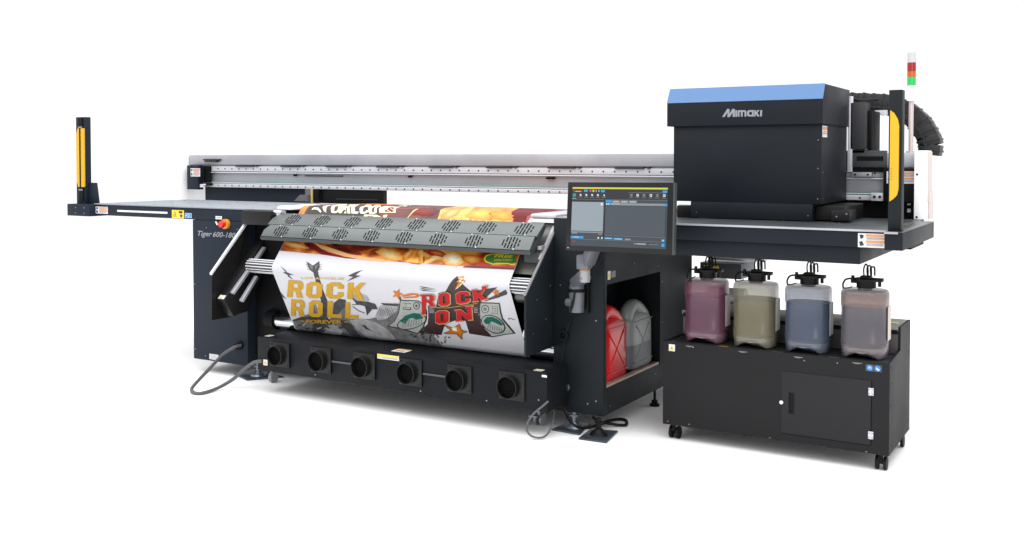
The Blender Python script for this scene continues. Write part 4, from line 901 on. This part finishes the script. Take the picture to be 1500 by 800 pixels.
# ================================================================== cables as things
def cable(name, pts, r, mat, label, ends=None):
    b = MB(); b.tube(pts, r, 10, 0, 8)
    o = b.build(name, mat, None); o['label'] = label; o['category'] = 'cable'
    return o
P = at
c1 = [P(353, 506, AY, 4.87), P(343, 509, AY, 4.82), P(326, 520, AY, 4.78), P(306, 541, AZ, .10), P(290, 558, AZ, .05), P(281, 569, AZ, .02), P(283, 575, AZ, .012), P(296, 576, AZ, .012), P(320, 568, AZ, .02), P(342, 555, AZ, .06), P(359, 540, AY, 4.66), P(372, 531, AY, 4.65), P(384, 529, AY, 4.645)]
cable('power_cable', c1, .0115, cablem, 'thick grey power cable looping from left printer housing down to the floor')
c2 = [P(803, 588, AY, 4.645), P(795, 595, AY, 4.62), P(780, 608, AY, 4.60), P(771, 625, AY, 4.62), P(776, 637, AY, 4.62), P(789, 641.5, AZ, .012), P(801, 637, AZ, .02), P(809, 622, AY, 4.72), P(812, 600, AY, 4.80), P(812, 580, AY, 4.85), P(817, 567, AY, 4.885)]
cable('power_cable', c2, .0055, cablem, 'thin grey cable making a round loop between blower cabinet and right housing')
c3 = [P(824, 585, AY, 4.885), P(829, 607, AY, 4.85), P(840, 622, AY, 4.80), P(853, 627, AZ, .035), P(872, 624, AZ, .03), P(890, 617, AZ, .015), P(906, 614, AZ, .012), P(917, 616, AZ, .012), P(917, 622, AZ, .012), P(906, 622.5, AZ, .012), P(890, 620, AZ, .025), P(878, 618, AZ, .04), P(869, 611, AY, 4.93)]
cable('power_cable', c3, .008, rubber, 'black cable curled in a figure eight on the floor beside the square foot plates')

# ================================================================== INK CABINET
IC = T('ink_supply_cabinet', 'charcoal ink cabinet on black casters holding four jugs, with a small door', 'ink cabinet', (-1.47, 5.27, 0))
IX0, IX1, IY0, IY1 = -2.05, -.897, 4.99, 5.55
b = MB()
b.box(IX0, IX1, IY0, IY0+.012, .083, .528, 0, .001)
b.box(IX0, IX0+.012, IY0+.012, IY1, .083, .528, 0); 
b.prism([(IX1-.012, y, z) for y, z in [(IY0+.012, .083), (IY1, .083), (IY1, .66), (5.27, .66), (5.27, .545), (IY0+.012, .528)]], (.012, 0, 0), 0)
b.box(IX0+.012, IX1-.012, IY0+.012, IY1-.001, .084, .12, 0)
b.box(IX0+.012, IX1-.0125, 5.27, IY1, .12, .635, 0)
ib = b.build('body', inkm, IC)
b = MB(); b.box(IX0+.0125, IX1-.0125, IY0+.0125, 5.269, .50, .523, 0, .001); b.build('deck', M('deck_charcoal', S(44,44,46), .4, .2, .5, .15, 5), IC)
b = MB(); b.box(IX0, IX1-.0125, 5.262, IY1, .636, .660, 0, .002); b.build('rear_ledge', M('ledge_grey', S(150,148,142), .5, .1, .4, .08, 4), IC)
b = MB(); b.box(IX0+.01, IX1-.0125, 5.255, 5.2615, .625, .645, 0); b.build('ledge_strip', black, IC)
b = MB(); b.box(IX0+.01, IX1-.0125, 5.258, 5.2695, .526, .6245, 0); b.build('backboard', M('backboard_grey', S(92,90,92), .45, .2, .4, .12, 5), IC)
f = Flat((-1.02, 5.36, .6603), (1, 0, 0), (0, 1, 0), (0, 0, 1)); f.slab(0, 0, .09, .06, lblw); f.rect(0, .0, .09, .03, lbly, 2); f.build('warning_label', IC)
b = MB(); dx0, dx1, dz0, dz1 = -1.412, -.981, .125, .436
b.box(dx0, dx1, IY0-.004, IY0-.0003, dz0, dz1, 0, .001); dr = b.build('door', M('door_charcoal', S(33,33,36), .6, 0, .2, .1, 4, .3, 500), IC)
b = MB(); b.box(-1.372, -1.352, IY0-.0048, IY0-.0042, .228, .332, 0); b.box(-1.3745, -1.372, IY0-.007, IY0-.0042, .226, .334, 1); b.box(-1.352, -1.3495, IY0-.007, IY0-.0042, .226, .334, 1); b.build('handle', [black, blackp], dr)
b = MB(); b.box(dx1+.0008, dx1+.005, IY0-.0012, IY0-.0003, dz0, dz1); b.box(dx0, dx1, IY0-.0012, IY0-.0003, dz0-.005, dz0-.0008); b.build('door_gap', black, IC)
b = MB(); b.cyl((-1.411, IY0-.004, .279), (-1.411, IY0-.010, .279), .0095, 20, 0); b.build('lock', alul, dr)
for z in (.384, .174):
    b = MB(); b.box(-.992, -.968, IY0-.008, IY0-.0042, z-.018, z+.018, 0, .001); b.cyl((-.980, IY0-.011, z-.018), (-.980, IY0-.011, z+.018), .003, 8, 0)
    [b.cyl((-.980+s1*.008, IY0-.008, z+s2*.01), (-.980+s1*.008, IY0-.010, z+s2*.01), .002, 6, 1) for s1 in (-1, 1) for s2 in (-1, 1)]
    b.build('hinge', [alul, grayd], dr)
warn_label(980, 504, IY0, .034, .036, IC, 'tri')
f = front(1268, 533, IY0); f.slab(0, -.034, .076, 0, grayd); f.disc(.02, -.017, .0145, lblb, 2); f.disc(.056, -.017, .0145, lblb, 2); f.poly([(.012, -.012), (.02, -.008), (.028, -.012), (.028, -.023), (.024, -.023), (.02, -.015), (.016, -.023), (.012, -.023)], lbll, 3); f.poly([(.05, -.010), (.056, -.016), (.066, -.022), (.060, -.027), (.05, -.02)], lblw, 3); f.build('notice_label', IC)
for px, py, w in ((1005, 506, .04), (1082, 514, .045), (1163, 522, .045), (1249, 530.5, .045)):
    f = front(px, py, IY0); f.rect(0, -.004, w, 0, lbld, 1); f.rect(w*.2, -.007, w*.7, -.0045, lbld, 1); f.build('slot_label', IC)
for px, py, m in ((978, 499, lbld), (1055, 506, lbly), (1134, 514, lbld), (1216, 521.5, lbld)):
    p = at(px, py, AZ, .5235); f = Flat((p.x, IY0+.02, .5235), (1, 0, 0), (0, 1, 0), (0, 0, 1)); f.slab(0, 0, .05, .016, m); f.build('slot_label', IC)
screws([(-2.02, .1), (-1.9, .10), (-1.47, .09), (-1.0, .09), (-1.3, .50), (-1.14, .505), (-1.88, .51)], IY0, ib, .003)
many('screw', black, ib, [(IX1, y, z) for y, z in ((5.03, .5), (5.05, .12), (5.05, .42), (5.5, .14), (5.5, .5), (5.02, .32))], (1, 0, 0), .004, .002)
for (x, y) in ((-2.0, 5.03), (-.94, 5.03), (-.94, 5.48), (-2.0, 5.48)): caster(x, y, .033, .083, IC, rubber, .014, True)

# ================================================================== JUGS
def supel(cx, cy, a, bb_, z, n=4.5, k=40, zf=None):
    out = []
    for i in range(k):
        t = 2*math.pi*i/k; c, s_ = math.cos(t), math.sin(t)
        x = a*math.copysign(abs(c)**(2/n), c); y = bb_*math.copysign(abs(s_)**(2/n), s_)
        out.append(Vector((cx+x, cy+y, z+(zf(x, y) if zf else 0))))
    return out
def jug(cx, cy, z0, shellc, liqc, topc, level, label, film=None):
    root = T('ink_jug', label, 'jug', (cx, cy, z0), 'ink jugs standing in a row on the ink cabinet')
    a, d = .112, .102
    arch = lambda x, y: .030*max(0, 1-(x/.075)**2) if y < -d*.5 else 0
    prof = [(0.0, .86), (.006, .93), (.05, .985), (.085, 1.0), (.089, .975), (.22, .975), (.250, .975), (.255, 1.005), (.312, 1.0), (.323, .98), (.330, .94), (.333, .86)]
    rings = []
    for i, (z, s_) in enumerate(prof):
        rings.append(supel(cx, cy, a*s_, d*s_, z0+z, 2.7, 56, arch if i <= 1 else None))
    shell = M('jug_shell_'+label.split()[0], shellc, .28, 0, .5, .03, 10, 0, 60, None, 1, .25, .60)
    b = MB(); b.loft(rings, 0); body = b.build('bottle', shell, root, 40)
    b = MB(); lr = []
    for i, (z, s_) in enumerate([(.052, .70), (.066, .88), (.085, .955), (level, .955)]): lr.append(supel(cx, cy, (a-.003)*s_, (d-.003)*s_, z0+z, 2.7, 56, None))
    b.loft(lr, 0); b.build('ink', M('ink_'+label.split()[0], liqc, .4, 0, .2, .1, 12), body, 40)
    if film: b = MB(); b.loft([supel(cx, cy, (a-.0025)*q_, (d-.0025)*q_, z0+z_, 2.7, 56) for z_, q_ in ((.253, .975), (.26, .985), (.308, .985), (.316, .97))], 0, False); b.build('ink_film', M('ink_film_'+label.split()[0], film, .4, 0, .3, .1, 20, 0, 1, None, 1, 0, .55), body, 40)
    b = MB(); b.loft([supel(cx, cy, (a-.004)*q_, (d-.004)*q_, z0+z_, 2.7, 56, arch if i_ == 0 else None) for i_, (z_, q_) in enumerate(((.004, .82), (.03, .93), (.050, .9), (.0515, .6)))], 0); b.build('bright_base_fill', M('jug_base_fill_'+label.split()[0], tuple(.55*c+.30 for c in topc), .5), body, 40)  # pale inner solid added so the jug's bottom band looks brighter
    b = MB(); b.cyl((cx, cy, z0+.329), (cx, cy, z0+.345), .035, 24, 0); b.build('neck', shell, body)
    # label sheet on the right side
    f = Flat((cx+a*.985+.003, cy-.03, z0+.09), (0, 1, 0), (0, 0, 1), (1, 0, 0)); f.slab(0, 0, .075, .165, M('jug_label_'+label.split()[0], tuple(.6*c+.32 for c in topc), .6)); f.build('paper_label', root)
    b = MB()   # pump head
    b.cyl((cx+.005, cy, z0+.341), (cx+.005, cy, z0+.372), .046, 28, 0); b.cyl((cx+.005, cy, z0+.374), (cx+.005, cy, z0+.386), .062, 28, 0)
    b.box(cx+.0, cx+.085, cy-.018, cy+.018, z0+.374, z0+.390, 0, .002); b.box(cx-.065, cx-.0, cy-.025, cy+.02, z0+.362, z0+.384, 0, .003)
    b.cyl((cx-.055, cy-.02, z0+.375), (cx-.055, cy-.02, z0+.40), .008, 10, 0); b.cyl((cx+.07, cy-.01, z0+.35), (cx+.07, cy-.01, z0+.374), .008, 10, 0)
    b.box(cx-.02, cx+.03, cy-.03, cy+.02, z0+.386, z0+.40, 0, .003)
    pm = b.build('pump_head', blackp, root)
    b = MB()
    for k in range(3): 
        x = cx-.005+.016*k; b.tube([(x, cy, z0+.39), (x-.003, cy, z0+.43+.004*k), (x+.004, cy+.01, z0+.455-.006*k), (x+.012, cy+.02, z0+.44), (x+.014, cy+.02, z0+.40)], .004, 6)
    b.tube([(cx-.06, cy-.02, z0+.385), (cx-.088, cy-.025, z0+.378), (cx-.10, cy-.03, z0+.355), (cx-.098, cy-.03, z0+.333)], .0045, 8)
    b.build('hoses', rubber, pm)
    b = MB(); b.tube([(cx-.098, cy-.03, z0+.336), (cx-.075, cy-.03, z0+.338), (cx-.055, cy-.03, z0+.345)], .0035, 6); b.build('drain_tube', cablem, pm)
    return root
jz = .525
jug(-1.855, 5.125, jz, S(120,78,98), S(46,22,46), S(200,170,178), .25, 'magenta tinted plastic ink jug with black pump cap at the left end of the row', S(170,70,100))
jug(-1.588, 5.125, jz, S(130,124,104), S(92,80,46), S(190,186,170), .25, 'yellowish beige plastic ink jug with black pump cap, second in the row')
jug(-1.317, 5.125, jz, S(88,98,118), S(24,38,66), S(165,165,170), .25, 'blue grey plastic ink jug with black pump cap, third in the row')
jug(-1.040, 5.125, jz, S(112,108,114), S(34,38,56), S(205,175,160), .25, 'dark grey plastic ink jug with orange tinted shoulder, at the right end of the row', S(225,140,60))

# ================================================================== WASTE CANISTERS in the housing bay
def jerry(x0, x1, y0, y1, z0, h, m, label, cat, name, liquid=None):
    root = T(name, label, cat, ((x0+x1)/2, (y0+y1)/2, z0))
    cx, cy = (x0+x1)/2, (y0+y1)/2; a, d = (x1-x0)/2, (y1-y0)/2
    rings = []
    for z, s_, sh in ((0, .92, 0), (.015, 1, 0), (h*.55, 1, 0), (h*.75, .99, 0), (h*.86, .93, .0), (h*.93, .8, .0), (h*.96, .6, 0)):
        rings.append(supel(cx, cy, a*s_, d*s_, z0+z, 5))
    b = MB(); b.loft(rings, 0); bo = b.build('body', m, root, 50)
    b = MB(); b.tube([(x1-.06, cy-d*.75, z0+h*.84), (x1-.06, cy-d*.6, z0+h*.98), (x1-.06, cy-d*.2, z0+h*1.05), (x1-.06, cy+d*.3, z0+h*.98), (x1-.06, cy+d*.7, z0+h*.84)], .042, 14); b.build('handle', m, root)
    b = MB(); b.cyl((cx-.03, cy-d*.45, z0+h*.93), (cx-.03, cy-d*.45, z0+h*1.06), .03, 20); b.build('cap', m if liquid is None else black, root)
    # pressed ribs
    b = MB()
    for (yy0, zz0, yy1, zz1) in ((-.6, .2, .5, .75), (-.6, .75, .5, .2), (-.75, .12, .75, .12), (-.7, .82, .7, .82)):
        b.tube([(x1+.001, cy+yy0*d, z0+zz0*h), (x1+.001, cy+yy1*d, z0+zz1*h)], .003, 8, 0, 0)
    if liquid is None: b.build('ribs', m, bo)
    else:
        b.build('ribs', m, bo)
        b = MB(); b.loft([supel(cx, cy, a*1.006, d*1.006, z0+.012, 5), supel(cx, cy, a*1.006, d*1.006, z0+h*.42, 5)], 0, False); b.build('liquid_band', liquid, bo)
    return root
jerry(-2.635, -2.385, 4.96, 5.315, .258, .36, M('red_polythene', S(222,20,30), .22, 0, .5, .12, 6), 'red plastic jerry can inside the open side bay of the printer', 'jerry can', 'jerry_can')
jerry(-2.635, -2.385, 5.335, 5.675, .262, .345, M('grey_polythene', S(160,162,162), .3, 0, .4, .1, 6), 'translucent grey waste canister beside the red can in the side bay', 'canister', 'waste_canister', M('grey_waste', S(112,116,120), .4, 0, .4, .08, 8))

# ================================================================== far small objects seen under the station, behind the jugs
b = MB(); b.box(-2.33, -2.05, 6.3, 6.6, .72, .82, 0, .005); b.box(-2.3, -2.2, 6.29, 6.299, .75, .80, 1)
b.cyl((-2.3, 6.4, .88), (-1.92, 6.4, .88), .05, 20, 2); b.cyl((-2.3, 6.4, .60), (-2.05, 6.4, .60), .05, 20, 2); b.box(-2.33, -2.0, 6.35, 6.55, .1, .55, 3)
b.build('rear_roll_holder', [M('holder_grey', S(90,92,96), .5, .3), lbly, M('media_roll_white', S(235,235,235), .6), M('holder_pale', S(190,190,190), .5)], PR)

# ================================================================== camera, world, lights
cd = bpy.data.cameras.new('camera'); cam = bpy.data.objects.new('camera', cd); COL.objects.link(cam)
cam.location = CAM; cam.rotation_euler = (math.radians(90)-PITCH, 0, YAW)
cd.sensor_width = 36; cd.sensor_fit = 'HORIZONTAL'; cd.lens = FPX/1500*36
cd.shift_y = -(400-CY)/1500; cd.shift_x = 0; cd.clip_end = 500; cd.clip_start = .05
SC.camera = cam
W = bpy.data.worlds.new('World'); SC.world = W; W.use_nodes = True
bg = W.node_tree.nodes['Background']; bg.inputs['Color'].default_value = (1, 1, 1, 1); bg.inputs['Strength'].default_value = 1.12
def area(name, loc, target, sx_, sy_, power, col=(1, 1, 1)):
    l = bpy.data.lights.new(name, 'AREA'); l.shape = 'RECTANGLE'; l.size = sx_; l.size_y = sy_; l.energy = power; l.color = col
    o = bpy.data.objects.new(name, l); COL.objects.link(o); o.location = loc
    o.rotation_euler = (Vector(target)-Vector(loc)).to_track_quat('-Z', 'Y').to_euler(); return o
area('overhead_softbox', (-3.4, 3.8, 5.8), (-3.6, 4.6, 0), 13, 8, 900)
area('front_softbox', (1.2, .6, 2.9), (-2.0, 5.0, .8), 1.6, 1.6, 32)
SC.view_settings.view_transform = 'Standard'; SC.view_settings.look = 'None'; SC.view_settings.exposure = 0; SC.view_settings.gamma = 1
SC.cycles.max_bounces = 6; SC.cycles.use_denoising = True
